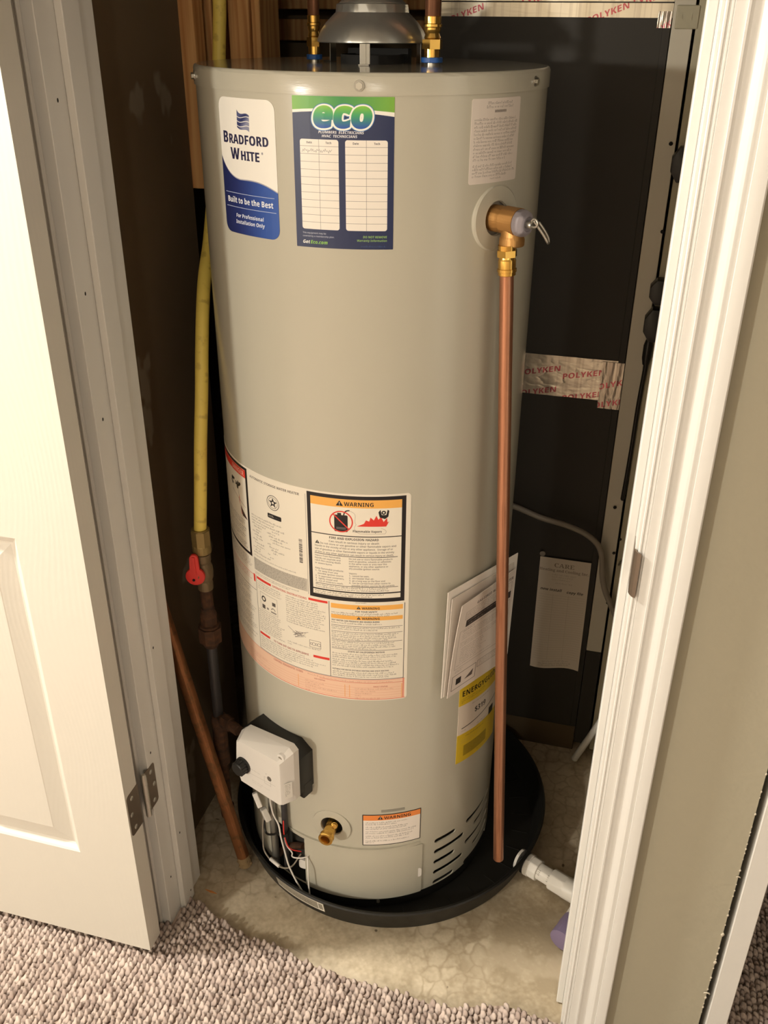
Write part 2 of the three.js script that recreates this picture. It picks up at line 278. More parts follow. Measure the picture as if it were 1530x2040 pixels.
// ---------------------------------------------------------------- closet framing behind the heater
function plank(name, label, b, group) { const w = thing(name, label, 'lumber', [(b[0] + b[1]) / 2, b[2], (b[4] + b[5]) / 2], group); const m = mesh('board', triUV(new RoundedBoxGeometry(b[1] - b[0], b[3] - b[2], b[5] - b[4], 2, 0.003)).translate(0, (b[3] - b[2]) / 2, 0), M.wood, w); return m; }
plank('wall_stud', 'pinkish wooden stud ending the closet side wall, cut off below the heater top', [-0.455, -0.40, 1.285, CEIL, -0.53, -0.4905]);
plank('wall_stud', 'upright wooden stud behind the heater, just left of the yellow pipe', [-0.438, -0.40, 0, CEIL, -0.65, -0.561]);
plank('wall_stud', 'upright wooden stud behind the heater, just right of the yellow gas pipe', [-0.372, -0.334, 0, CEIL, -0.65, -0.562]);
plank('wall_stud', 'darker upright wooden stud set back against the right stud behind the heater', [-0.3335, -0.318, 0, CEIL, -0.66, -0.57]);
plank('wooden_shelf_board', 'horizontal wooden board high on the dark rear wall of the closet', [-0.62, 0.0, 1.565, 1.66, -1.28, -1.20]);
plank('wooden_shelf_board', 'lower horizontal board on the dark rear wall seen left of the vent hood', [-0.62, 0.0, 1.50, 1.545, -1.299, -1.26]);

// ---------------------------------------------------------------- print on labels
function canvas(mmW, mmH, k, paint) {
  const c = document.createElement('canvas'); c.width = Math.round(mmW * k); c.height = Math.round(mmH * k);
  const x = c.getContext('2d'); x.scale(c.width / mmW, c.height / mmH); paint(x, mmW, mmH);
  const t = new THREE.CanvasTexture(c); t.colorSpace = THREE.SRGBColorSpace; t.anisotropy = 8; return t;
}
const rect = (x, col, a, b, w, h) => { x.fillStyle = col; x.fillRect(a, b, w, h); };
function text(x, s, px, py, size, col = '#1c1a1c', align = 'left', o = {}) {
  x.save(); x.translate(px, py); if (o.rot) x.rotate(o.rot); x.transform(o.sx ?? 1, 0, o.skew ?? 0, 1, 0, 0); x.fillStyle = col; x.textAlign = align; x.font = (o.weight ?? 'bold') + ' ' + size * 10 + 'px ' + (o.font ?? 'sans-serif'); x.scale(0.1, 0.1); x.fillText(s, 0, 0); x.restore();
}
const fat = (x, s, px, py, size, ...r) => { for (const dx of [-0.35, 0, 0.35]) text(x, s, px + dx * size * 0.06, py, size, ...r); };
// print too small to read in the photograph: rows of letter-sized strokes
function greek(x, px, py, w, lines, lh, size, col = '#4a4644', ragged = 0.15) {
  x.fillStyle = col;
  for (let i = 0; i < lines; i++) {
    const end = px + w * (1 - ragged * rng() * (i === lines - 1 ? 3 : 1)); let q = px;
    while (q < end) { let n = 2 + Math.floor(rng() * 8); while (n-- && q < end) { const h = size * (0.55 + (rng() > 0.7 ? 0.4 : 0)), s = size * (0.28 + 0.2 * rng()); x.globalAlpha = 0.6 + 0.4 * rng(); x.fillRect(q, py + i * lh - h, s * 0.72, h * 0.3); x.fillRect(q, py + i * lh - h, s * 0.34, h); if (rng() > 0.5) x.fillRect(q, py + i * lh - h * 0.3, s * 0.75, h * 0.3); q += s + size * 0.12; } q += size * 0.4; }
  }
  x.globalAlpha = 1;
}
const tri = (x, px, py, s, col = '#1c1a1c') => { x.fillStyle = col; x.beginPath(); x.moveTo(px, py - s); x.lineTo(px + s * 0.62, py); x.lineTo(px - s * 0.62, py); x.fill(); rect(x, '#f3ede0', px - s * 0.06, py - s * 0.68, s * 0.12, s * 0.36); rect(x, '#f3ede0', px - s * 0.06, py - s * 0.22, s * 0.12, s * 0.12); };
const rr = (x, a, b, w, h, r) => { x.beginPath(); x.roundRect(a, b, w, h, r); };

const bwTex = canvas(106, 173, 5, (x, W, H) => {
  rect(x, '#efece4', 0, 0, W, H);
  const g = x.createLinearGradient(0, 0, W, 0); g.addColorStop(0, '#1c2350'); g.addColorStop(0.3, '#1f2b66'); g.addColorStop(0.75, '#2c4f9e'); g.addColorStop(1, '#2f57a8');
  const wave = (o) => { x.beginPath(); x.moveTo(-1, 72 + o); x.bezierCurveTo(8, 90 + o, 22, 100 + o, 40, 101.5 + o); x.bezierCurveTo(62, 101 + o, 78, 99 + o, W + 1, 113 + o); x.lineTo(W + 1, H + 1); x.lineTo(-1, H + 1); x.closePath(); };
  x.fillStyle = '#a9a9b4'; wave(-1.4); x.fill(); x.fillStyle = g; wave(0); x.fill();
  x.save(); x.beginPath(); x.moveTo(41, 14); x.bezierCurveTo(48, 24, 56, 14, 64, 20); x.lineTo(63, 40); x.bezierCurveTo(56, 34, 48, 42, 40, 35); x.closePath(); x.clip();
  const f = x.createLinearGradient(40, 0, 64, 24); f.addColorStop(0, '#20264f'); f.addColorStop(0.5, '#555b85'); f.addColorStop(0.75, '#2a3060'); f.addColorStop(1, '#8a8ea8'); x.fillStyle = f; x.fillRect(38, 8, 30, 40);
  x.strokeStyle = '#efece4'; x.lineWidth = 0.9; for (const y of [20, 25.5, 31]) { x.beginPath(); x.moveTo(38, y); x.bezierCurveTo(48, y + 9, 56, y - 3, 66, y + 4); x.stroke(); } x.restore();
  fat(x, 'B', 6.5, 56, 20, '#211f45'); fat(x, 'RADFORD', 20, 56, 16, '#211f45', 'left', { sx: 1.02 });
  fat(x, 'W', 23, 75.5, 20, '#211f45'); fat(x, 'HITE', 43.5, 75.5, 16, '#211f45'); text(x, '\u00ae', 82, 66, 4, '#211f45');
  rect(x, '#b9c3dd', 5, 119, 95, 0.7); rect(x, '#b9c3dd', 5, 137.5, 97, 0.7);
  text(x, 'Built to be the Best', 53, 132.2, 10.4, '#eef0f2', 'center', { sx: 0.93 });
  text(x, 'For Professional', 53, 151, 7, '#dfe4ee', 'center', { skew: -0.12 }); text(x, 'Installation Only', 53, 159.5, 7, '#dfe4ee', 'center', { skew: -0.12 });
});
const ecoTex = canvas(130, 183, 5.5, (x, W, H) => {
  rect(x, '#1d2a52', 0, 0, W, H);
  const g = x.createLinearGradient(0, 0, W, 0); g.addColorStop(0, '#79b344'); g.addColorStop(0.5, '#3f9350'); g.addColorStop(1, '#7bb040');
  x.fillStyle = '#f0eee6'; x.beginPath(); x.moveTo(0, 0); x.lineTo(W, 0); x.lineTo(W, 22.5); x.quadraticCurveTo(W * 0.5, 13, 0, 19.5); x.fill();
  x.fillStyle = g; x.beginPath(); x.moveTo(0, 0); x.lineTo(W, 0); x.lineTo(W, 17.5); x.quadraticCurveTo(W * 0.5, 10.5, 0, 16); x.fill();
  const lg = x.createLinearGradient(0, 10, 0, 35); lg.addColorStop(0, '#8bc63f'); lg.addColorStop(0.45, '#3da06a'); lg.addColorStop(1, '#1f55a8');
  x.save(); x.translate(64, 34.5); x.transform(1.12, 0, -0.12, 1, 0, 0); x.scale(0.1, 0.1); x.font = 'bold 400px sans-serif'; x.textAlign = 'center'; x.lineJoin = 'round';
  x.strokeStyle = '#3a78b8'; x.lineWidth = 92; x.strokeText('eco', 0, 0); x.strokeStyle = '#f4f1e8'; x.lineWidth = 76; x.strokeText('eco', 0, 0); x.restore();
  x.save(); x.translate(64, 34.5); x.transform(1.12, 0, -0.12, 1, 0, 0); x.font = 'bold 40px sans-serif'; x.textAlign = 'center'; x.fillStyle = lg; x.strokeStyle = lg; x.lineWidth = 3.6; x.setTransform(x.getTransform().translate(0, -34.5)); x.fillText('eco', 0, 34.5); x.strokeText('eco', 0, 34.5); x.restore();
  text(x, 'PLUMBERS  ELECTRICIANS', 63, 42.3, 4.3, '#e8e8ea', 'center', { sx: 1.08, skew: -0.15 }); text(x, 'HVAC  TECHNICIANS', 61, 46.8, 4.3, '#e8e8ea', 'center', { sx: 1.08, skew: -0.15 });
  for (const [a, w] of [[9, 51], [68.5, 53.5]]) {
    x.fillStyle = '#ece6dd'; rr(x, a, 49.5, w, 110, 3.2); x.fill();
    text(x, 'Date', a + w * 0.25, 54.6, 3.4, '#45434a', 'center'); text(x, 'Tech', a + w * 0.75, 54.6, 3.4, '#45434a', 'center');
    rect(x, '#6a6668', a + w * 0.5 - 0.2, 49.5, 0.4, 110); for (let i = 0; i < 11; i++) rect(x, '#6a6668', a, 57.5 + i * 9.28, w, 0.36);
  }
  x.strokeStyle = '#8b8684'; x.lineWidth = 0.45; x.beginPath(); for (let q = 11; q < 52; q += 1.1) { const y = 63 + Math.sin(q * 2.3) * 1.6 + Math.sin(q * 0.7) * 1.0; q === 11 ? x.moveTo(q, y) : x.lineTo(q, y); } x.stroke();
  text(x, 'This equipment may be', 9, 165.5, 3.1, '#c6c9d2', 'left', { weight: 'normal' }); text(x, 'covered by a membership plan.', 9, 169.6, 3.1, '#c6c9d2', 'left', { weight: 'normal' });
  text(x, 'Get', 8.5, 178, 6, '#eef0ea', 'left', { skew: -0.2 }); text(x, 'Eco.com', 19.5, 178, 6, '#8ecb48', 'left', { skew: -0.2 });
  text(x, '\u25b3 DO NOT REMOVE', 122, 168.5, 3.9, '#8fb860', 'right', { skew: -0.1 }); text(x, 'Warranty Information', 122, 173, 3.7, '#8fb860', 'right', { skew: -0.1 });
  greek(x, 88, 180, 33, 1, 3, 2, '#3c5a96', 0);
});
const reliefTex = canvas(90, 103, 5, (x, W, H) => {
  rect(x, '#d9cfc6', 0, 0, W, H); greek(x, 26, 7, 46, 1, 4, 3.4, '#857c76', 0); greek(x, 24, 11.5, 50, 1, 4, 3.4, '#857c76', 0); rect(x, '#a29890', 38, 13.8, 22, 3.2); greek(x, 39, 16.4, 20, 1, 4, 2.6, '#6d655f', 0);
  greek(x, 5, 26, 80, 12, 4.4, 3.2, '#776e68', 0.12); greek(x, 5, 82, 80, 4, 4.2, 3.2, '#776e68', 0.1); greek(x, 36, 98.5, 20, 1, 3, 2.4, '#857c76', 0);
});
const smallWarnTex = canvas(111, 77, 6, (x, W, H) => {
  rect(x, '#151214', 0, 0, W, H); rect(x, '#e8e0d8', 1.6, 1.6, W - 3.2, H - 3.2); rect(x, '#e98a44', 1.6, 1.6, W - 3.2, 12.5);
  tri(x, 33, 12, 8.5); text(x, 'WARNING', 40, 12, 10, '#1c1a1c', 'left', { sx: 1.05 });
  for (let i = 0; i < 4; i++) greek(x, 6, 21 + i * 11.2, W - 14, 2, 4.4, 3, '#4a4442', 0.2); greek(x, 6, 67, 82, 1, 4, 3, '#4a4442', 0); greek(x, 6, 71, 16, 1, 4, 3, '#4a4442', 0);
});
const bigTex = canvas(450, 393, 4.5, (x, W, H) => {
  const BK = '#191619', OR = '#eeb057', RED = '#d9392f', PK = '#e9c4ab';
  rect(x, '#e6dfd0', 0, 0, W, H);
  // large warning panel
  rect(x, BK, 288, 3.5, 154.5, 189.5); rect(x, '#e9e2d3', 294, 9.5, 142, 63); rect(x, '#e9e2d3', 294, 74, 142, 101); rect(x, '#e9e2d3', 294, 177.2, 142, 8.6); rect(x, OR, 294, 9.5, 142, 14);
  tri(x, 340.5, 21, 9); text(x, 'WARNING', 347.5, 20.8, 9.2, BK, 'left', { sx: 1.02 });
  x.fillStyle = BK; rr(x, 332, 37, 21, 29, 2); x.fill(); rect(x, '#5a5658', 335, 58, 15, 4); rect(x, BK, 337, 33.5, 6, 4); x.strokeStyle = BK; x.lineWidth = 1.8; x.beginPath(); x.moveTo(347, 37); x.quadraticCurveTo(348, 28, 356, 28.5); x.stroke();
  x.strokeStyle = RED; x.lineWidth = 2; x.beginPath(); x.arc(342.6, 48.5, 17.6, 0, 7); x.stroke(); x.beginPath(); x.moveTo(330, 36); x.lineTo(355, 61); x.stroke();
  x.strokeStyle = '#b0a69a'; x.lineWidth = 0.6; x.beginPath(); x.moveTo(356, 29); x.bezierCurveTo(372, 34, 360, 44, 366, 52); x.bezierCurveTo(360, 60, 366, 66, 372, 68); x.lineTo(410, 68); x.quadraticCurveTo(416, 62, 404, 58); x.stroke();
  x.fillStyle = RED; x.beginPath(); x.moveTo(367, 55); for (const [a, b] of [[378, 50], [381, 44], [386, 46], [388, 39], [393, 44], [397, 36], [400, 43], [404, 38], [408, 47], [413, 40], [414, 48], [416.5, 46], [412, 55]]) x.lineTo(a, b); x.closePath(); x.fill();
  x.fillStyle = BK; x.beginPath(); x.arc(408, 31, 3.4, 0, 7); x.fill(); x.beginPath(); for (const [a, b] of [[400, 30], [403, 26], [405, 35], [412, 35], [414, 26], [416.5, 28], [415, 38], [410, 42], [402, 39]]) x.lineTo(a, b); x.fill(); x.fillStyle = '#e9e2d3'; x.beginPath(); x.arc(408, 31, 1.5, 0, 7); x.fill();
  text(x, 'Flammable Vapors', 383, 65.5, 5, BK, 'center');
  text(x, 'FIRE AND EXPLOSION HAZARD', 362, 80.5, 5.5, BK, 'center', { sx: 0.98 }); text(x, 'Can result in serious injury or death', 362, 86.5, 4.9, BK, 'center', { weight: 'normal' });
  tri(x, 303.5, 92, 6); ['Do not store or use gasoline or other flammable vapors and', 'liquids in the vicinity of this or any other appliance.  Storage of or', 'use of gasoline or other flammable vapors or liquids in the vicinity', 'of this or any other appliance can result in serious injury or death.'].forEach((s, i) => text(x, s, i ? 299 : 308, 92 + i * 5.4, 4.55, BK, 'left', { weight: 'normal', sx: i ? 0.93 : 0.98 }));
  rect(x, BK, 298.5, 109.4, 132, 0.9);
  ['Vapors from flammable', 'liquids can explode and', 'catch fire causing death', 'or severe burns.', '', 'Keep flammable products:', '1.  far away from any', '    possible ignition source', '2.  in approved containers,', '3.  tightly closed and', '4.  out of children\u2019s reach.'].forEach((s, i) => text(x, s, 298.5, 115 + i * 4.75, 4.2, '#2a2627', 'left', { weight: 'normal', sx: 0.95 }));
  ['Do not use or store flammable products', 'such as gasoline, solvents or adhesives', 'in the same room or area near this', 'appliance, or any other appliance or', 'any possible ignition source.', '', 'Vapors:', '1.  cannot be seen,', '2.  are heavier than air,', '3.  go a long way on the floor and', '4.  can be carried from other rooms to', '    possible ignition sources by air currents'].forEach((s, i) => text(x, s, 354, 115 + i * 4.45, 4.1, '#2a2627', 'left', { weight: 'normal', sx: 0.93 }));
  rect(x, BK, 299, 164.6, 133, 0.8); greek(x, 299, 169, 130, 2, 4, 2.8, '#3a3637'); greek(x, 297, 181, 130, 2, 3.8, 2.6, '#3a3637');
  // name plate
  text(x, 'AUTOMATIC STORAGE WATER HEATER', 222, 14.5, 6, '#57524e', 'center', { sx: 0.98 });
  x.strokeStyle = '#3a3637'; x.lineWidth = 1; x.beginPath(); x.arc(223, 42, 12.6, 0, 7); x.stroke(); x.lineWidth = 0.6; x.beginPath(); x.arc(223, 42, 9.4, 0, 7); x.stroke();
  x.fillStyle = '#2a2627'; x.beginPath(); for (let i = 0; i < 10; i++) { const r = i % 2 ? 3.9 : 9.2, a = -Math.PI / 2 + i * Math.PI / 5; x.lineTo(223 + r * Math.cos(a), 42 + r * Math.sin(a)); } x.closePath(); x.fill(); x.fillStyle = '#e6dfd0'; x.beginPath(); x.arc(223, 42, 2.2, 0, 7); x.fill();
  x.fillStyle = BK; rr(x, 210, 63, 29, 8, 1.6); x.fill(); greek(x, 212.5, 68.6, 11, 1, 3, 3.2, '#e6dfd0', 0); greek(x, 225, 68.2, 12, 1, 3, 2.2, '#8a857e', 0);
  for (let i = 0; i < 14; i++) { greek(x, 168 + (i > 3 ? (i % 3) * 5 : 0), 82 + i * 5, i < 4 ? 100 - i * 9 : 26, 1, 4, 3, '#4d4845', 0.2); if (i > 2) greek(x, 206 + (i % 4) * 4, 82 + i * 5, 30 + (i % 3) * 12, 1, 4, 3, '#4d4845', 0.3); }
  for (let y = 92; y < 134;) { const h = 0.5 + rng() * 1.5; rect(x, '#2a2627', 271, y, 6, h); y += h + 0.6 + rng(); }
  greek(x, 168, 152, 44, 1, 4, 3, '#4d4845', 0); greek(x, 168, 158, 96, 1, 4, 2.2, '#4d4845', 0); rect(x, 'rgba(90,84,80,0.30)', 166, 163, 118, 24); greek(x, 167, 165.5, 116, 8, 2.9, 2.2, '#5a5450', 0.03); rect(x, '#5a5450', 285, 9, 0.5, 182); greek(x, 167, 192, 110, 2, 3, 2, '#5a5450');
  // danger panel on the left
  rect(x, BK, 40, 3.5, 121, 162); rect(x, '#e6dfd0', 45, 8.5, 110, 152); rect(x, RED, 45, 9, 110, 14); text(x, 'DANGER', 128, 20.5, 11, '#f0b8a8', 'center');
  x.fillStyle = BK; for (let i = 0; i < 22; i++) { x.beginPath(); x.arc(96 + rng() * 38, 38 + rng() * 13, 1 + rng() * 3, 0, 7); x.fill(); } x.fillStyle = '#c9554a'; x.beginPath(); x.moveTo(128, 62); x.bezierCurveTo(122, 80, 138, 84, 152, 98); x.lineTo(134, 96); x.closePath(); x.fill(); x.fillStyle = '#3a2c2c'; x.beginPath(); x.moveTo(131, 80); x.lineTo(154, 100); x.lineTo(137, 98); x.fill(); x.strokeStyle = '#6a6260'; x.lineWidth = 0.7; x.beginPath(); x.moveTo(124, 48); x.lineTo(128, 66); x.moveTo(100, 62); x.lineTo(150, 78); x.stroke();
  for (let i = 0; i < 4; i++) greek(x, 52, 107 + i * 14, 98, 3, 4, 3, '#5a5450', 0.15);
  greek(x, 46, 173, 112, 6, 3.6, 2.6, '#5a5450', 0.1);
  // operating instructions
  rect(x, RED, 50, 200, 115, 0.8); rect(x, RED, 161, 198, 5, 15); greek(x, 56, 206, 100, 3, 4, 3, '#b25a4a', 0.1); rect(x, BK, 46, 229, 121, 0.8); for (let i = 0; i < 6; i++) greek(x, 50, 236 + i * 18, 112, 4, 4, 2.8, '#5d5753', 0.18);
  rect(x, BK, 168, 198, 0.8, 150);
  rect(x, RED, 170.5, 199, 37, 4.6); rect(x, RED, 284.5, 198, 33.5, 4.4); text(x, 'OPERATING INSTRUCTIONS', 246, 203, 5.6, '#b3453a', 'center', { sx: 0.96 });
  x.strokeStyle = '#8a837c'; x.lineWidth = 0.6; x.strokeRect(178, 226, 42, 34); x.lineWidth = 2.4; x.strokeStyle = '#2a2627'; x.beginPath(); x.arc(187, 237, 4.4, 0, 7); x.stroke(); rect(x, '#5a5450', 208, 235, 8, 7); rect(x, '#5a5450', 182, 249, 8, 8); x.lineWidth = 1.2; x.beginPath(); x.arc(210, 252, 4.5, 3.4, 6.1); x.stroke(); rect(x, '#8a837c', 194, 251, 5, 4); rect(x, '#8a837c', 204, 254, 13, 3);
  greek(x, 172, 209, 62, 4, 4, 2.6, '#5d5753'); greek(x, 172, 265, 62, 11, 4.1, 2.7, '#5d5753', 0.2); greek(x, 240, 209, 74, 13, 4.2, 2.9, '#5d5753', 0.22);
  x.strokeStyle = '#6a6360'; x.lineWidth = 0.7; for (let i = 0; i < 14; i++) { x.beginPath(); x.moveTo(250 + rng() * 14, 272 + rng() * 14); x.lineTo(256 + rng() * 24, 270 + rng() * 10); x.stroke(); } x.beginPath(); x.moveTo(242, 268); x.lineTo(262, 280); x.moveTo(262, 276); x.lineTo(282, 268); x.stroke(); x.strokeRect(284, 282, 20, 14); for (let i = 0; i < 4; i++) { x.beginPath(); x.arc(287 + i * 4.6, 289, 2 + i % 2, 0, 7); x.stroke(); } greek(x, 240, 300, 66, 2, 4.5, 2.6, '#5d5753', 0.3);
  rect(x, RED, 170.5, 311, 27, 4.6); rect(x, RED, 290, 311, 29, 4.8); text(x, 'TO TURN OFF GAS TO APPLIANCE', 244, 315.8, 5.4, '#8a3a34', 'center', { sx: 0.88 }); greek(x, 172, 321, 140, 6, 4.3, 2.8, '#5d5753', 0.3);
  // right-hand column
  rect(x, BK, 320, 197, 0.9, 151); rect(x, BK, 443, 197, 0.9, 160); greek(x, 364, 195.8, 18, 1, 3, 1.8, '#4d4845', 0);
  rect(x, OR, 323.5, 199.5, 117, 9); tri(x, 369, 207, 5.4); text(x, 'WARNING', 374, 207.2, 6, BK); text(x, 'FOR YOUR SAFETY', 381, 213.4, 4.2, '#2a2627', 'center'); greek(x, 324, 217.4, 114, 2, 3.6, 2.6, '#4d4845', 0.1);
  rect(x, OR, 323.5, 220.8, 117, 7.6); tri(x, 369, 227, 5.2); text(x, 'WARNING', 374, 227.2, 6, BK); text(x, 'HOT WATER CAN PRODUCE 3RD DEGREE BURNS', 324, 233, 3.9, '#2a2627', 'left', { sx: 0.9 }); greek(x, 324, 237.5, 82, 1, 3.6, 2.8, '#4d4845', 0);
  for (const [a, n] of [[241, 2], [253, 4], [270.5, 4]]) { rect(x, '#3a3637', 323.5, a, 117, 0.7); greek(x, 324, a + 4.4, 112, n, 3.9, 2.8, '#4d4845', 0.12); }
  rect(x, '#3a3637', 323.5, 288, 117, 0.7); text(x, 'STATE OF CALIFORNIA NOTICE', 381, 294, 4.2, '#2a2627', 'center'); greek(x, 324, 299, 112, 3, 4, 2.8, '#4d4845', 0.1); greek(x, 324, 312, 112, 4, 4, 2.8, '#4d4845', 0.1); text(x, 'SUITABLE FOR WATER (POTABLE) HEATING AND SPACE HEATING', 323.5, 332, 3.6, '#2a2627', 'left', { sx: 0.87 }); greek(x, 324, 336.6, 114, 3, 4, 2.8, '#4d4845', 0.1);
  rect(x, BK, 168, 347.6, 276, 0.8);
  // pink code table along the bottom
  rect(x, PK, 0, 349.5, W - 3.5, 41.5); rect(x, '#d0604e', 0, 390.2, W - 3, 1.1); rect(x, '#c9604f', 0, 349.4, W - 4, 0.7); rect(x, '#c9604f', 300, 356, 144, 0.7); rect(x, '#d0604e', 443, 349, 1.4, 42);
  text(x, 'CONTROL DIAGNOSTIC CODES', 236, 356, 5, '#a8564a', 'center', { sx: 0.9 }); greek(x, 278, 355, 162, 1, 3, 2.4, '#b06a58', 0.04); text(x, 'FAULT STATUS', 405, 365, 3.6, '#a8564a', 'center'); text(x, 'LED STATUS', 300, 362, 3.6, '#a8564a', 'center');
  for (let i = 0; i < 5; i++) { rect(x, '#d89a80', 120, 366 + i * 5.2, 322, 0.4); greek(x, 130, 370 + i * 5, 70, 1, 4, 2.5, '#b5806c', 0.3); greek(x, 272, 370 + i * 5, 62, 1, 4, 2.5, '#b5806c', 0.3); greek(x, 362, 370 + i * 5, 70, 1, 4, 2.5, '#b5806c', 0.4); } for (const q of [258, 344, 352]) rect(x, '#e3a26a', q, 362, 1.2, 26); rect(x, '#e3a26a', 440.5, 360, 1.5, 30);
});
const energyTex = canvas(133, 184, 5, (x, W, H) => {
  rect(x, '#d8b92c', 0, 0, W, H); text(x, 'ENERGYGUIDE', 6, 28, 17, '#191512', 'left', { sx: 1.0 }); greek(x, 6, 35, 70, 3, 4, 2.6, '#6a5a1c', 0.3);
  rect(x, '#ded2c4', 0, 48, W, 68); greek(x, 36, 56, 58, 1, 4, 3, '#6a625c', 0); text(x, '$319', 44, 80, 17, '#191512'); x.strokeStyle = '#191512'; x.lineWidth = 1.8; x.beginPath(); x.moveTo(10, 103); x.quadraticCurveTo(60, 98, 128, 82); x.stroke(); greek(x, 10, 110, 12, 1, 3, 2.4, '#6a625c', 0); greek(x, 54, 112, 46, 2, 4, 2.6, '#6a625c', 0.2); rect(x, '#191512', 98, 100, 20, 18);
  greek(x, 22, 126, 56, 1, 4, 3.2, '#5a4c16', 0); for (let i = 0; i < 2; i++) greek(x, 10, 134 + i * 5, 80, 1, 4, 3, '#b8ab70', 0.2); rect(x, 'rgba(110,92,20,0.45)', 18, 146, 74, 26); greek(x, 20, 150, 70, 6, 4, 2.6, '#7a681e', 0.1); greek(x, 60, 178, 40, 1, 4, 3, '#8a7a30', 0);
});
const manualTex = canvas(150, 222, 4.5, (x, W, H) => {
  rect(x, '#ddd3ca', 0, 0, W, H); text(x, 'GAS-FIRED WATER HEATER', 44, 21, 8.6, '#5a504b', 'left', { sx: 0.95 }); x.strokeStyle = '#857a73'; x.lineWidth = 0.6; x.strokeRect(18, 26, 126, 18); greek(x, 20, 31, 120, 4, 3.8, 2.6, '#857a73');
  rect(x, '#3a3230', 22, 47, 122, 16); greek(x, 26, 53, 84, 1, 4, 3.2, '#b5aaa2', 0); greek(x, 30, 60, 40, 1, 4, 3.2, '#b5aaa2', 0); x.strokeRect(10, 68, 134, 92); greek(x, 18, 73, 30, 1, 4, 3, '#5a504b', 0); greek(x, 18, 79, 118, 4, 4.4, 2.6, '#8a8078'); greek(x, 16, 100, 118, 3, 4.4, 2.6, '#8a8078'); greek(x, 20, 116, 70, 8, 4.6, 2.7, '#857a73', 0.4); greek(x, 14, 154, 112, 1, 4, 2.6, '#8a8078'); greek(x, 12, 166, 24, 2, 4, 2.6, '#8a8078');
  x.lineWidth = 1; x.strokeStyle = '#4a403c'; x.strokeRect(8, 176, 60, 34); rect(x, '#2a2422', 18, 186, 13, 15); x.fillStyle = '#5a504b'; x.beginPath(); x.moveTo(40, 200); x.lineTo(62, 186); x.lineTo(60, 200); x.fill(); x.strokeStyle = '#857a73'; x.strokeRect(72, 174, 72, 16); greek(x, 76, 179, 62, 3, 4, 2.6, '#857a73');
});
const serviceTex = canvas(111, 285, 4, (x, W, H) => {
  rect(x, '#d3c9ba', 0, 0, W, H); text(x, 'CARE', 54, 22, 14, '#8b8072', 'center', { font: 'serif', sx: 1.15 }); text(x, 'Heating and Cooling Inc.', 55, 33, 9, '#867a6c', 'center', { font: 'serif', weight: 'bold', sx: 0.98 }); greek(x, 30, 42, 56, 3, 6, 3.4, '#a89c8c', 0.2); greek(x, 38, 63, 38, 1, 5, 3.4, '#a89c8c', 0);
  text(x, 'new install', 30, 82, 9, '#2c2624', 'center', { skew: -0.2 }); text(x, 'copy file', 83, 84, 9, '#2c2624', 'center', { skew: -0.2 });
  for (let i = 0; i < 28; i++) rect(x, '#b5aa9a', 4, 92 + i * 6.2, W - 8, 0.5); for (const q of [36, 70]) rect(x, '#b5aa9a', q, 90, 0.5, 172); greek(x, 26, 268, 60, 1, 5, 3.4, '#9a8f80', 0); greek(x, 18, 274, 76, 2, 5, 3.4, '#9a8f80', 0.1);
});
function tapeTex(W, H, words) { return canvas(W, H, 3.2, (x) => { rect(x, '#d9d2c2', 0, 0, W, H); for (let i = 0; i < 40; i++) rect(x, 'rgba(150,142,128,0.16)', rng() * W, 0, 1 + rng() * 5, H); for (const [px, py, rot, s] of words) text(x, 'POLYKEN', px, py, s, '#b85f68', 'center', { rot, sx: 1.25, skew: -0.2 }); }); }
const panLabelTex = canvas(110, 22, 6, (x, W, H) => { rect(x, '#8c8679', 0, 0, W, H); rect(x, '#d9d4c8', 1, 1, W - 2, 1.6); rect(x, '#d9d4c8', 1, H - 2.4, W - 2, 1.4); greek(x, 6, 13, 84, 2, 5, 5, '#5e584e', 0.1); x.strokeStyle = '#e6e2d8'; x.lineWidth = 1.4; x.strokeRect(98, 3, 10, 16); });

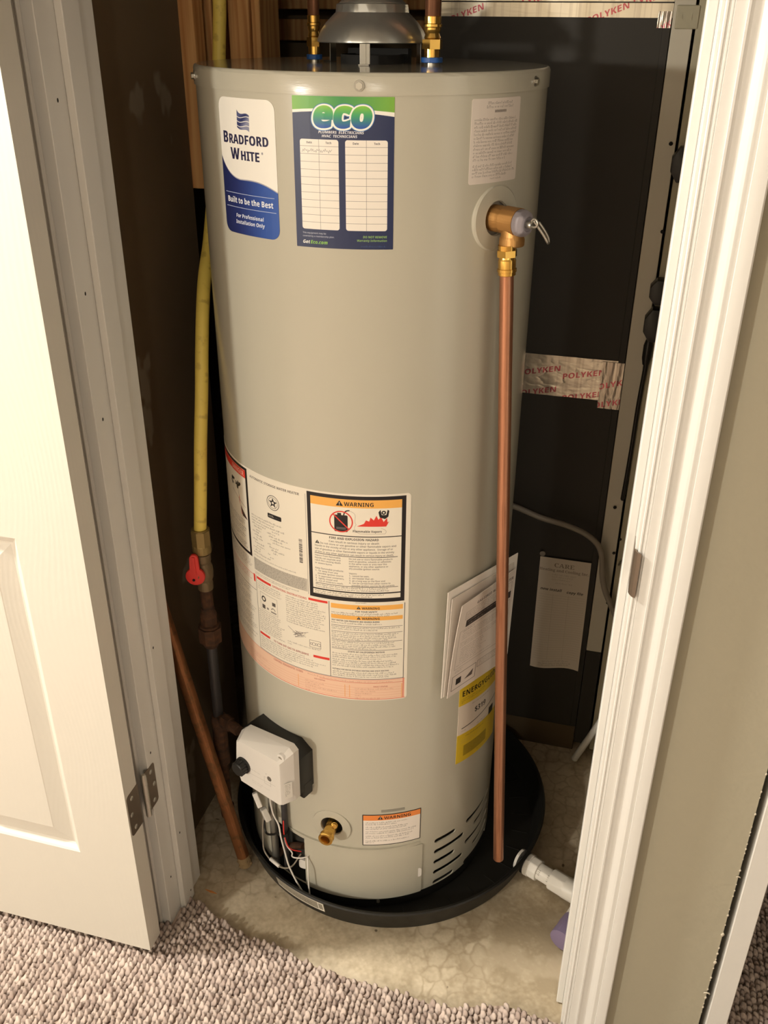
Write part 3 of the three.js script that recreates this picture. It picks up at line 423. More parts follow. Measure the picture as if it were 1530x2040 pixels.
// ---------------------------------------------------------------- water heater
const HX = -0.072, HZ = -0.3854, R = 0.254, TOP = 1.491;
const heater = thing('water_heater', 'tall grey gas water heater covered in labels, standing in a black pan inside the closet', 'water heater', [HX, 0, HZ]);
const on = (phi, y, r = R) => [r * Math.sin(phi * D), y, r * Math.cos(phi * D)];   // a point round the tank, phi from the room side towards the right
function patch(p0, p1, y0, y1, o = {}) {      // a thin sheet with rounded corners wrapped round the tank
  const r0 = o.r ?? R, th = o.th ?? 0.0005, rc = o.rc ?? 0.002, sh = o.shear ?? 0, n = o.n ?? 48, w = (p1 - p0) * D * r0, us = [];
  for (let i = 0; i <= n; i++) us.push(i / n); for (const f of [0.05, 0.12, 0.22, 0.35, 0.5, 0.7, 1]) { us.push(f * rc / w, 1 - f * rc / w); } us.sort((a, b) => a - b);
  const pos = [], uv = [], idx = []; let k = 0;
  const V4 = us.map((u) => { const e = Math.min(u, 1 - u) * w, c = e < rc ? rc - Math.sqrt(Math.max(0, rc * rc - (rc - e) ** 2)) : 0, f = p0 + (p1 - p0) * u, lift = o.lift ? o.lift(u) : 0, s = sh * (u - 0.5); return [[f, y0 + c + s, u, c / (y1 - y0), lift], [f, y1 - c + s, u, 1 - c / (y1 - y0), lift]]; });
  const put = (q, r) => { pos.push(...on(q[0], q[1], r + q[4])); uv.push(q[2], q[3]); return k++; };
  for (let i = 0; i + 1 < V4.length; i++) { const A = V4[i], B = V4[i + 1], a = put(A[0], r0 + th), b = put(B[0], r0 + th), c = put(B[1], r0 + th), d = put(A[1], r0 + th); idx.push(a, b, c, a, c, d);
    for (const j of [0, 1]) { const e = put(A[j], r0 + th), f = put(B[j], r0 + th), g = put(B[j], r0 - 0.0004), h = put(A[j], r0 - 0.0004); j ? idx.push(e, f, g, e, g, h) : idx.push(e, g, f, e, h, g); } }
  for (const [A, s] of [[V4[0], 1], [V4[V4.length - 1], -1]]) { const a = put(A[0], r0 + th), b = put(A[1], r0 + th), c = put(A[1], r0 - 0.0004), d = put(A[0], r0 - 0.0004); s > 0 ? idx.push(a, b, c, a, c, d) : idx.push(a, c, b, a, d, c); }
  const g = new THREE.BufferGeometry(); g.setAttribute('position', new THREE.Float32BufferAttribute(pos, 3)); g.setAttribute('uv', new THREE.Float32BufferAttribute(uv, 2)); g.setIndex(idx); return crease(g.toNonIndexed(), 0.5);
}
{
  // the jacket is a sheet-steel shell; the burner opening and the air slots are cut through it
  const shell = new THREE.LatheGeometry([[0.2515, 0.0325], [R, 0.0325], [R, 0.3], [R, 0.9], [R, 1.47], [0.2515, 1.47], [0.2515, 0.0325]].map((p) => new THREE.Vector2(...p)), 180);
  const cuts = [], slot = (p0, p1, y, r = 0.0055) => {
    const pm = (p0 + p1) / 2, seg = 7, pts = [], top = [], bot = [];   // a capsule in (phi, y), pushed radially through the sheet
    for (let i = 0; i <= 6; i++) { const a = -Math.PI / 2 + Math.PI * i / 6; top.push([p1 + (Math.cos(a) - 1) * r / R / D, y + Math.sin(a) * r]); bot.push([p0 - (Math.cos(a) - 1) * r / R / D, y - Math.sin(a) * r]); }
    const mid = []; for (let i = 1; i < seg; i++) mid.push(p1 + (p0 - p1) * i / seg);
    pts.push(...top, ...mid.map((p) => [p, y + r]), ...bot, ...mid.slice().reverse().map((p) => [p, y - r]));
    const g = new THREE.ExtrudeGeometry(poly(pts), { depth: 1, bevelEnabled: false }), q = g.attributes.position;
    for (let i = 0; i < q.count; i++) q.setXYZ(i, ...on(q.getX(i), q.getY(i), 0.245 + 0.02 * q.getZ(i)));
    g.computeVertexNormals(); cuts.push(g);
  };
  [[0.153, 0], [0.124, 1], [0.0955, 0], [0.067, 1], [0.039, 0]].forEach(([y, long]) => { slot(44.5, long ? 62.4 : 56.4, y); slot(long ? 70 : 63.4, 87, y - 0.002); });
  { const pts = [[-36, 0.034], [-13, 0.034], [-13, 0.16], [-36, 0.16]], g = new THREE.ExtrudeGeometry(poly(pts), { depth: 1, bevelEnabled: false }), q = g.attributes.position; for (let i = 0; i < q.count; i++) q.setXYZ(i, ...on(q.getX(i), q.getY(i), 0.235 + 0.04 * q.getZ(i))); g.computeVertexNormals(); cuts.push(g); }
  for (const [p, y, r] of [[-1, 0.218, 0.021], [57.6, 1.3095, 0.0225]]) cuts.push(new THREE.CylinderGeometry(r, r, 0.05, 28).rotateX(Math.PI / 2).rotateY(p * D).translate(...on(p, y)));
  const ev = new Evaluator(); ev.attributes = ['position', 'normal', 'uv']; ev.useGroups = false;
  let b = new Brush(shell); b.updateMatrixWorld();
  for (const c of cuts) { const k = new Brush(c); k.updateMatrixWorld(); b = ev.evaluate(b, k, SUBTRACTION); }
  mesh('jacket', b.geometry, M.tank, heater);
  mesh('combustion_chamber', lathe([[0.212, 0.008], [0.212, 0.28], [0.2, 0.3], [0, 0.3]], 64), M.steel, heater);
  mesh('insulated_tank', lathe([[0, 0.3], [0.225, 0.3], [0.2495, 0.31], [0.2495, 1.45], [0, 1.45]], 64), M.gray, heater);
  mesh('base_ring', lathe([[0.15, 0.0045], [0.248, 0.0045], [0.2525, 0.008], [0.2525, 0.0322], [0.2505, 0.0345], [0.2, 0.036]], 96), M.plasticBlack, heater);
  mesh('top_cap', lathe([[0.2545, 1.4655], [0.2562, 1.4655], [0.2562, 1.4865], [0.2548, 1.4898], [0.2515, TOP]], 120, 0.9), M.tank, heater);
  mesh('top_plate', lathe([[0.2515, TOP], [0.06, TOP + 0.0002], [0, TOP + 0.0002]], 120), M.tankTop, heater);
  for (const p of [-58.4, 12.36, 73.9]) { const s = sub('screw', heater, on(p, 1.4765, 0.2562), p * D); mesh('washer', lathe([[0, 0], [0.0066, 0], [0.0064, 0.0012], [0, 0.0014]], 20).rotateX(Math.PI / 2), M.steel, s); mesh('screw_head', nut(0.0044, 0.001, 0.0048).rotateX(Math.PI / 2), M.zinc, s); }
  { const s = sub('screw', heater, on(19, 0.0245, 0.2525), 19 * D); mesh('screw_head', nut(0.0036, 0, 0.0035).rotateX(Math.PI / 2), M.zinc, s); }
  const door = sub('burner_door', heater);
  mesh('door_panel', patch(-14.2, 38.4, 0.033, 0.163, { th: 0.0022, rc: 0.003 }), M.tank, door);
  { const lip = patch(-25, 37.5, 0.1635, 0.171, { th: 0.0045, rc: 0.004, lift: (u) => -0.004 * (2 * u - 1) ** 4 }); mesh('door_lip', lip, M.tank, door); }
  for (const [a, b2, w] of [[-17.4, -14.0, 0], [35.4, 38.2, 1]]) mesh('clip', patch(a, b2, 0.076, 0.099, { th: 0.0036, rc: 0.005, n: 8, lift: (u) => (w ? 1 - u : u) * -0.0026 }), M.whitePlastic, door);
  const lab = (t, ...a) => { const m = mesh('label', patch(...a), std(0xffffff, 0.42, 0, { map: t }), heater); return m; };
  lab(bwTex, -37.1, -13.1, 1.2848, 1.4572, { rc: 0.013, th: 0.0007 }).userData.label = 'white and blue maker label';
  lab(ecoTex, -7.2, 22.1, 1.2806, 1.4642, { rc: 0.0008 }).userData.label = 'green and navy service record label';
  lab(reliefTex, 45.6, 66.0, 1.357, 1.4602, { rc: 0.003 }).userData.label = 'small white text label';
  lab(bigTex, -72, 29.5, 0.5255, 0.9185, { rc: 0.006, n: 90 }).userData.label = 'very large rating and warning label';
  lab(smallWarnTex, 12.2, 37.3, 0.1788, 0.2572, { rc: 0.001 }).userData.label = 'small orange warning label';
  lab(energyTex, 53.8, 84, 0.322, 0.506, { rc: 0.0008, shear: -0.014, lift: (u) => 0.002 * u * u }).userData.label = 'yellow energy cost label';
  { const st = mesh('stamped_text', patch(20, 30, 0.2625, 0.2685, { th: 0.0003, rc: 0.001, n: 8 }), std(0x8b887d, 0.5), heater); }

  // gas control
  const gv = sub('gas_valve', heater, on(-22, 0, 0), -22 * D);
  const body = (x0, x1, y0, y1, b) => poly([[x0 + b, y0], [x1 - b, y0], [x1, y0 + b], [x1, y1 - b * 1.6], [x1 - b * 1.6, y1], [x0 + b * 1.2, y1], [x0, y1 - b * 1.2], [x0, y0 + b]]);
  mesh('valve_base', join(extrude(body(-0.074, 0.057, 0.302, 0.413, 0.012), 0.040, 0.002).translate(0, 0, 0.247), box(0.035, 0.0595, 0.296, 0.33, 0.25, 0.275, 0.003)), M.plasticBlack, gv);
  { // white cover: hipped block whose front face is inset on all sides
    const b0 = [[-0.062, 0.31], [0.05, 0.306], [0.06, 0.314], [0.061, 0.424], [0.051, 0.432], [-0.055, 0.418], [-0.066, 0.408], [-0.066, 0.32]], b1 = b0.map(([x, y]) => [x, y]), f0 = [[-0.050, 0.3135], [0.044, 0.312], [0.050, 0.316], [0.050, 0.410], [0.045, 0.4145], [-0.046, 0.4105], [-0.0545, 0.402], [-0.060, 0.345]];
    const L = [[b0, 0.285], [b1, 0.298], [f0.map(([x, y], i) => [x * 1.04, y + (y > 0.37 ? 0.002 : -0.001)]), 0.321], [f0, 0.3235]], pos = [];
    const q = (a, b, c) => pos.push(...a, ...b, ...c);
    for (let k = 0; k + 1 < L.length; k++) for (let i = 0; i < 8; i++) { const j = (i + 1) % 8, A = [...L[k][0][i], L[k][1]], B = [...L[k][0][j], L[k][1]], C = [...L[k + 1][0][j], L[k + 1][1]], E = [...L[k + 1][0][i], L[k + 1][1]]; q(A, B, C); q(A, C, E); }
    for (let i = 1; i < 7; i++) q([...f0[0], 0.3235], [...f0[i], 0.3235], [...f0[i + 1], 0.3235]);
    const g = new THREE.BufferGeometry(); g.setAttribute('position', new THREE.Float32BufferAttribute(pos, 3)); g.computeVertexNormals(); mesh('cover', crease(g, 0.35), M.whitePlastic, gv);
  }
  mesh('knob', join(lathe([[0, 0], [0.0165, 0], [0.0165, 0.004], [0.014, 0.005], [0.0135, 0.017], [0.012, 0.0185], [0, 0.0185]], 24), ...[...Array(14)].map((_, i) => rod([0.0138 * Math.cos(i * 0.449), 0.005, 0.0138 * Math.sin(i * 0.449)], [0.0138 * Math.cos(i * 0.449), 0.0165, 0.0138 * Math.sin(i * 0.449)], 0.0011, 0.0011, 6))).rotateX(Math.PI / 2).translate(-0.0395, 0.359, 0.3232), M.plasticBlack, gv);
  mesh('window', join(rod([0.0235, 0.362, 0.323], [0.0235, 0.362, 0.3246], 0.0052, 0.005), box(0.016, 0.0165, 0.368, 0.371, 0.3234, 0.3238)), std(0x6a645e, 0.3), gv);
  { const m = canvas(100, 86, 4, (x, W, H) => { rect(x, '#dcd8d2', 0, 0, W, H); greek(x, 14, 44, 40, 1, 5, 3, '#a8a49e', 0); greek(x, 30, 72, 50, 2, 5, 2.6, '#b5b1ab', 0.2); x.strokeStyle = '#b0aca6'; x.lineWidth = 0.8; x.strokeRect(66, 41, 17, 17); x.strokeStyle = '#b9b5ae'; x.beginPath(); x.moveTo(4, 58); x.lineTo(96, 50); x.stroke(); });
    const g = new THREE.PlaneGeometry(0.088, 0.078).translate(-0.003, 0.359, 0.3237); mesh('cover_print', g, std(0xffffff, 0.45, 0, { map: m, polygonOffset: true }), gv); }
  mesh('rating_sticker', new THREE.BoxGeometry(0.0006, 0.036, 0.015).rotateY(-0.42).translate(0.0572, 0.345, 0.3115), std(0xffffff, 0.6, 0, { map: canvas(15, 36, 12, (x, W, H) => { rect(x, '#e2ded6', 0, 0, W, H); greek(x, 1.5, 5, 12, 8, 3.6, 2.2, '#3a3634', 0.3); }) }), gv);
  mesh('screw_boss', rod([0.046, 0.4165, 0.285], [0.046, 0.4165, 0.3165], 0.0082), M.whitePlastic, gv);
  mesh('screw', new THREE.SphereGeometry(0.0045, 14, 8).scale(1, 1, 0.4).translate(0.046, 0.4165, 0.3165), M.gray, gv);
  mesh('outlet', join(rod([-0.0775, 0.355, 0.285], [-0.058, 0.355, 0.285], 0.0165), along(nut(0.019, 0, 0.01), [-0.077, 0.355, 0.285], [0, 0.355, 0.285])), M.zinc, gv);
  mesh('cable_gland', join(rod([-0.004, 0.31, 0.294], [-0.004, 0.279, 0.294], 0.0088, 0.0075)), M.plasticBlack, gv);

  // burner wiring and pilot tubes below the control
  const wires = sub('burner_wiring', heater);
  mesh('white_wire', tube([[-0.1185, 0.285, 0.267], [-0.124, 0.245, 0.256], [-0.121, 0.21, 0.252], [-0.111, 0.191, 0.255], [-0.105, 0.169, 0.262], [-0.098, 0.134, 0.264], [-0.09, 0.098, 0.266], [-0.072, 0.054, 0.268], [-0.053, 0.026, 0.271], [-0.0485, 0.03, 0.272], [-0.0495, 0.066, 0.27], [-0.051, 0.101, 0.266], [-0.057, 0.12, 0.25]], 0.0016, 90, 8), M.whitePlastic, wires);
  mesh('grey_wire', tube([[-0.143, 0.20, 0.243], [-0.151, 0.173, 0.236], [-0.156, 0.12, 0.232], [-0.155, 0.085, 0.233], [-0.142, 0.074, 0.24], [-0.129, 0.073, 0.247], [-0.107, 0.076, 0.256], [-0.088, 0.088, 0.258], [-0.073, 0.112, 0.245]], 0.0016, 60, 8), M.gray, wires);
  mesh('short_wire', tube([[-0.1, 0.16, 0.256], [-0.097, 0.142, 0.256], [-0.085, 0.126, 0.258], [-0.086, 0.118, 0.258], [-0.083, 0.115, 0.258], [-0.059, 0.122, 0.258], [-0.05, 0.12, 0.24]], 0.0014, 40, 8), M.whitePlastic, wires);
  mesh('red_wire', tube([[-0.102, 0.2, 0.252], [-0.1, 0.166, 0.256], [-0.09, 0.135, 0.256], [-0.072, 0.12, 0.245]], 0.0012, 30, 6), M.red, wires);
  mesh('crimp', rod([-0.14, 0.0745, 0.2405], [-0.116, 0.0735, 0.2525], 0.0036), M.whitePlastic, wires);
  mesh('connector', along(new RoundedBoxGeometry(0.012, 0.03, 0.01, 2, 0.002).translate(0, 0.015, 0), [-0.164, 0.243, 0.238], [-0.146, 0.208, 0.248]), M.whitePlastic, wires);
  mesh('connector', along(new RoundedBoxGeometry(0.017, 0.026, 0.012, 2, 0.002).translate(0, 0.013, 0), [-0.146, 0.212, 0.243], [-0.13, 0.18, 0.25]), std(0xc9c5bd, 0.35), wires);
  mesh('cable_tie', along(lathe([[0.0095, 0], [0.012, 0], [0.012, 0.006], [0.0095, 0.006], [0.0095, 0]], 20), [-0.105, 0.164, 0.247], [-0.105, 0.2, 0.249]), M.plasticBlack, wires);
  mesh('pilot_tube', rod([-0.103, 0.31, 0.243], [-0.103, 0.062, 0.243], 0.0058), M.blackPipe, wires);
  mesh('gas_tube', rod([-0.137, 0.31, 0.226], [-0.133, 0.05, 0.226], 0.0072), M.galv, wires);
  mesh('black_sleeve', tube([[-0.155, 0.156, 0.224], [-0.148, 0.138, 0.234], [-0.13, 0.15, 0.246], [-0.11, 0.166, 0.25]], 0.0022, 24, 8), M.plasticBlack, wires);
  mesh('burner_manifold', triUV(tube([[-0.137, 0.06, 0.226], [-0.12, 0.07, 0.2], [-0.05, 0.09, 0.2]], 0.007, 20, 10), 6), M.rust, wires);

  // drain valve
  const dv = sub('drain_valve', heater, on(-1, 0.218), -1 * D);
  mesh('escutcheon', crease(lathe([[0.021, -0.001], [0.0215, 0.0012], [0.034, 0.0018], [0.0375, 0.0008], [0.038, -0.002]], 48)).rotateX(Math.PI / 2), M.tank, dv);
  mesh('valve_body', join(rod([0, 0, -0.03], [0, -0.001, 0.006], 0.0112), along(lathe([[0.0112, 0], [0.0112, 0.02], [0.0088, 0.02], [0.0088, 0]], 32), [0, -0.001, 0.004], [0, -0.002, 0.022]), rod([0.002, 0.002, -0.01], [0.0075, 0.0085, 0.006], 0.0062), rod([0.0065, 0.0075, 0.003], [0.0085, 0.0098, 0.0095], 0.0052)), M.brass, dv);
  mesh('hose_thread', along(lathe([[0.0085, 0], [0.0125, 0], [0.0125, 0.003], [0.0138, 0.004], [0.0128, 0.0055], [0.0138, 0.007], [0.0128, 0.0085], [0.0138, 0.01], [0.0138, 0.0135], [0.0128, 0.0145], [0.0092, 0.0145], [0.0085, 0.013], [0.0085, -0.012], [0, -0.012]], 40), [-0.0005, -0.002, 0.02], [-0.0010, -0.0010, 0.036]), M.brass, dv);


  // temperature and pressure relief valve
  const rv = sub('relief_valve', heater, on(57.6, 1.3095), 57.6 * D);
  mesh('escutcheon', lathe([[0.0225, -0.002], [0.0235, 0.0022], [0.042, 0.0014], [0.044, -0.0005], [0.0445, -0.004]], 64).rotateX(Math.PI / 2), M.tank, rv);
  mesh('valve_body', join(lathe([[0, -0.03], [0.0178, -0.03], [0.0178, 0.009], [0.0165, 0.013], [0.0165, 0.016], [0.0188, 0.018], [0.0188, 0.042], [0, 0.042]], 36).rotateX(Math.PI / 2), lathe([[0, 0], [0.0162, 0], [0.0172, 0.0015], [0.0172, 0.009], [0.0155, 0.0125], [0.0155, 0.031], [0, 0.031]], 36).translate(0, -0.0315, 0.031)), M.brassDull, rv);
  mesh('cap', lathe([[0, 0.041], [0.017, 0.041], [0.0178, 0.0425], [0.0178, 0.0475], [0.0166, 0.052], [0.014, 0.0555], [0.0100, 0.0575], [0.0092, 0.055], [0, 0.055]], 40, 0.9).rotateX(Math.PI / 2), std(0x8f8990, 0.5, 0.2), rv);
  mesh('test_lever', join(rod([0, 0, 0.054], [0, 0, 0.065], 0.0052), new THREE.TorusGeometry(0.0052, 0.0018, 8, 18).rotateY(Math.PI / 2).translate(0, 0.003, 0.067), tube([[0.0005, 0.005, 0.0665], [0.005, -0.003, 0.071], [0.011, -0.013, 0.076], [0.0155, -0.021, 0.079], [0.0195, -0.0235, 0.078], [0.0195, -0.018, 0.0775], [0.014, -0.008, 0.075], [0.007, 0.003, 0.07]], 0.0019, 40, 8)), M.zinc, rv);

  // flue outlet and draft hood on the top
  mesh('flue_outlet', join(lathe([[0.044, TOP], [0.0455, TOP], [0.0455, TOP + 0.012], [0.044, TOP + 0.012]], 40), box(-0.046, 0.046, TOP, TOP + 0.019, -0.05, -0.03)), M.dark, heater);
  const hood = sub('draft_hood', heater);
  mesh('hood_cone', lathe([[0.0765, 1.518], [0.0785, 1.519], [0.0785, 1.522], [0.0735, 1.533], [0.066, 1.543], [0.058, 1.5505], [0.052, 1.556], [0.0505, 1.566], [0.047, 1.5675], [0.0465, 1.5685], [0.0392, 1.5745], [0.0392, 1.80]], 72, 0.5), M.galv, hood);
  mesh('vent_pipe', lathe([[0.0405, 1.578], [0.0412, 1.58], [0.0412, CEIL - 0.002]], 48), M.galv, hood);
  for (const a of [8, 128, 248]) mesh('hood_leg', join(new RoundedBoxGeometry(0.0145, 0.031, 0.0016, 1, 0.0006).translate(0, 1.507, 0.074), new THREE.BoxGeometry(0.0145, 0.0014, 0.014).translate(0, TOP + 0.0012, 0.08), new THREE.BoxGeometry(0.003, 0.029, 0.002).translate(0, 1.507, 0.0748)).rotateY(a * D), M.steel, hood);
}

// ---------------------------------------------------------------- water lines on top of the heater
function supply(label, x, z, r) {
  const t = thing('water_supply_pipe', label, 'pipe', [x, TOP, z]), s = r / 0.0111;
  mesh('nipple', lathe([[0, 0], [0.0108 * s, 0], [0.0108 * s, 0.005], [0, 0.005]], 32), M.zinc, t);
  mesh('collar', lathe([[0.0108 * s, 0.0035], [0.0145 * s, 0.0035], [0.0152 * s, 0.0042], [0.0152 * s, 0.0095], [0.0145 * s, 0.0102], [0, 0.0102]], 32), M.blue, t);
  mesh('fitting', join(lathe([[0, 0.01], [0.0112 * s, 0.01], [0.0112 * s, 0.021], [0, 0.021]], 32), nut(0.0145 * s, 0.0205, 0.0325), lathe([[0.0105 * s, 0.0325], [0.0115 * s, 0.0345], [0.0096 * s, 0.040], [0.0115 * s, 0.0445], [0.0115 * s, 0.047], [0.0132 * s, 0.048], [0.0132 * s, 0.051], [0.0115 * s, 0.052], [0.0118 * s, 0.0605], [0.0105 * s, 0.0615]], 32)), M.brass, t);
  mesh('copper_tube', rod([0, 0.058, 0], [0, 0.75, 0], r), M.copper, t);
}
supply('thinner copper water pipe rising from a brass fitting on the left of the heater top', -0.1635, -0.395, 0.0084);
supply('thicker copper water pipe rising from a brass fitting on the right of the heater top', 0.0215, -0.362, 0.0111);

// ---------------------------------------------------------------- relief discharge pipe, manual, pan
{
  const t = thing('discharge_pipe', 'long copper discharge pipe hanging from the brass relief valve down into the pan', 'pipe', [0.2295, 0.135, -0.214]);
  const b = [0, 0, 0], a = [-0.0635, 1.105, -0.0108];
  const T = (k) => a.map((v, i) => b[i] + v * k);
  const g = new THREE.CylinderGeometry(0.0098, 0.0098, 1.107, 28, 1, true).translate(0, 0.5535, 0); mesh('copper_tube', join(along(g, b, a), along(lathe([[0.0098, 0], [0.0085, 0], [0.0085, 0.05]], 28), b, a)), M.copper, t);
  mesh('fitting', along(join(lathe([[0.0104, -0.001], [0.0122, 0], [0.0122, 0.004], [0.0134, 0.0046], [0.0134, 0.0085], [0.0122, 0.009], [0.0124, 0.02], [0.011, 0.0225], [0.011, 0.026]], 32), nut(0.0142, 0.0245, 0.0335), lathe([[0.0122, 0.0335], [0.0126, 0.035], [0.0126, 0.04], [0, 0.04]], 32)), T(1.0), T(1.2)), M.brass, t);
}
{
  // folded booklet held between the tank and the discharge pipe: a stack of pages and a curling front leaf
  const PH = 60, t = thing('instruction_booklet', 'white folded instruction booklet tucked behind the copper pipe against the heater', 'booklet', [HX + 0.258 * Math.sin(PH * D), 0.5, HZ + 0.258 * Math.cos(PH * D)]);
  t.rotation.y = PH * D;
  const leaf = (x0, x1, y0, y1, z, tilt, curl, th = 0.0012) => {
    const n = 14, m = 10, pos = [], uv = [], idx = [];
    for (const s of [0, 1]) for (let j = 0; j <= m; j++) for (let i = 0; i <= n; i++) { const u = i / n, v = j / m; pos.push(x0 + (x1 - x0) * u + tilt * (v - 0.5), y0 + (y1 - y0) * v - 0.0, z + curl(u, v) + (s ? 0 : th)); uv.push(u, v); }
    const N = (n + 1) * (m + 1), id = (s, i, j) => s * N + j * (n + 1) + i;
    for (let j = 0; j < m; j++) for (let i = 0; i < n; i++) { idx.push(id(0, i, j), id(0, i + 1, j), id(0, i + 1, j + 1), id(0, i, j), id(0, i + 1, j + 1), id(0, i, j + 1), id(1, i, j), id(1, i + 1, j + 1), id(1, i + 1, j), id(1, i, j), id(1, i, j + 1), id(1, i + 1, j + 1)); }
    for (let i = 0; i < n; i++) idx.push(id(0, i, 0), id(1, i, 0), id(0, i + 1, 0), id(1, i, 0), id(1, i + 1, 0), id(0, i + 1, 0), id(0, i, m), id(0, i + 1, m), id(1, i, m), id(1, i, m), id(0, i + 1, m), id(1, i + 1, m));
    for (let j = 0; j < m; j++) idx.push(id(0, 0, j), id(0, 0, j + 1), id(1, 0, j), id(1, 0, j), id(0, 0, j + 1), id(1, 0, j + 1), id(0, n, j), id(1, n, j), id(0, n, j + 1), id(1, n, j), id(1, n, j + 1), id(0, n, j + 1));
    const g = new THREE.BufferGeometry(); g.setAttribute('position', new THREE.Float32BufferAttribute(pos, 3)); g.setAttribute('uv', new THREE.Float32BufferAttribute(uv, 2)); g.setIndex(idx); return crease(g.toNonIndexed(), 0.6);
  };
  const wrap = (u) => 0;
  mesh('back_page', leaf(-0.083, 0.098, 0.022, 0.236, 0.0005, 0.004, (u, v) => 0.001 * v), M.paper, t);
  mesh('inner_pages', leaf(-0.078, 0.085, 0.024, 0.222, 0.003, 0.008, (u, v) => 0.002 * v * (1 - u)), std(0xd9d0c6, 0.8), t);
  mesh('front_page', leaf(-0.072, 0.082, 0.022, 0.212, 0.006, 0.012, (u, v) => 0.012 * v * v * (1 - u) + 0.002), std(0xffffff, 0.75, 0, { map: manualTex }), t);
}
{
  const PX = -0.034, PZ = -0.414, t = thing('drain_pan', 'round black plastic drain pan under the heater', 'drain pan', [PX, 0.0006, PZ]);
  mesh('pan_shell', lathe([[0, 0], [0.312, 0], [0.316, 0.004], [0.3285, 0.056], [0.3335, 0.0575], [0.3345, 0.0605], [0.332, 0.0625], [0.327, 0.061], [0.3245, 0.057], [0.3115, 0.008], [0.308, 0.004], [0, 0.004]], 128, 0.6), M.pan, t);
  { const rib = new THREE.BoxGeometry(0.0018, 0.0018, 0.034).translate(0, 0.0046, 0.285); for (let i = 0; i < 36; i++) mesh('floor_rib', rib, M.pan, t).rotation.y = i * 10 * D; }
  const g = patch(-29.5, -8.6, 0.02, 0.052, { r: 0.3204, th: 0.001, rc: 0.001 }), q = g.attributes.position; for (let i = 0; i < q.count; i++) { const k = 1 + (q.getY(i) - 0.02) * 0.75; q.setX(i, q.getX(i) * k); q.setZ(i, q.getZ(i) * k); }
  const s = mesh('label', g, std(0xffffff, 0.6, 0, { map: panLabelTex }), t); s.userData.label = 'worn grey printed strip on the pan rim';
}
{
  const t = thing('pan_drain_line', 'white plastic drain fitting and pipe running from the black pan to the door jamb', 'pipe', [0.273, 0.03, -0.3135]);
  t.rotation.y = -Math.atan2(0.044 - 0, 0.096) - 0.0; t.rotation.y = -Math.atan2(0.044, 0.096);
  const X = (pts) => lathe(pts.map(([r, x]) => [r, x]), 36).rotateZ(-Math.PI / 2);
  mesh('pan_adapter', join(X([[0.012, -0.012], [0.021, -0.012], [0.022, -0.01], [0.022, -0.006], [0.012, -0.006]]), X([[0, 0.008], [0.0215, 0.008], [0.0228, 0.0095], [0.0228, 0.018], [0.0205, 0.019], [0.0215, 0.0205], [0.0215, 0.036], [0.0205, 0.037], [0, 0.037]])), M.pvc, t);
  mesh('washer', X([[0, 0.003], [0.0225, 0.003], [0.0225, 0.0078], [0, 0.0078]]), M.plasticBlack, t);
  mesh('pipe', X([[0, 0.036], [0.0167, 0.036], [0.0167, 0.075], [0, 0.075]]), std(0xffffff, 0.4, 0, { map: canvas(105, 40, 4, (x, W, H) => { rect(x, '#e9e6df', 0, 0, W, H); for (let i = 0; i < 4; i++) greek(x, 10 + i * 26, 18, 14, 2, 9, 6, '#a39e96', 0.2); }) }), t);
  mesh('coupling', X([[0.0167, 0.066], [0.0208, 0.066], [0.0215, 0.0675], [0.0215, 0.1], [0.0205, 0.1015], [0, 0.1015]]), M.pvc, t);
  mesh('elbow', tube([[0.099, 0, 0], [0.128, 0, 0], [0.141, 0, 0.005], [0.149, 0, 0.018], [0.151, 0, 0.045], [0.154, 0, 0.088]], 0.0222, 32, 28), M.pvc, t);
  mesh('primer_stain', lathe([[0.0222, 0], [0.0234, 0.001], [0.0240, 0.018], [0.0228, 0.030], [0.0228, 0.052], [0, 0.054]], 36).rotateX(Math.PI / 2).translate(0.1522, 0, 0.06), M.purple, t);
}
{
  const t = thing('copper_pipe', 'old tarnished copper pipe leaning against the left closet wall, its cut end on the concrete', 'pipe', [-0.2795, 0.013, -0.170]);
  const a = [-0.1315, 0.648, -0.006], L = V(...a).length();
  mesh('tube', triUV(along(lathe([[0.0108, 0.0], [0.0127, 0.0], [0.0127, L * 1.0], [0, L * 1.0]], 28), [0, 0, 0], a), 5), M.copperOld, t);
  mesh('crusted_end', along(join(lathe([[0.0108, -0.004], [0.0133, -0.003], [0.0136, 0.01], [0.0131, 0.021], [0.0127, 0.022]], 20), ...[...Array(10)].map((_, i) => new THREE.IcosahedronGeometry(0.002 + 0.002 * rng(), 0).translate(0.0128 * Math.cos(i * 0.7), 0.02 * rng(), 0.0128 * Math.sin(i * 0.7)))), [0, 0, 0], a), std(0x8f7a5a, 0.9), t);
}
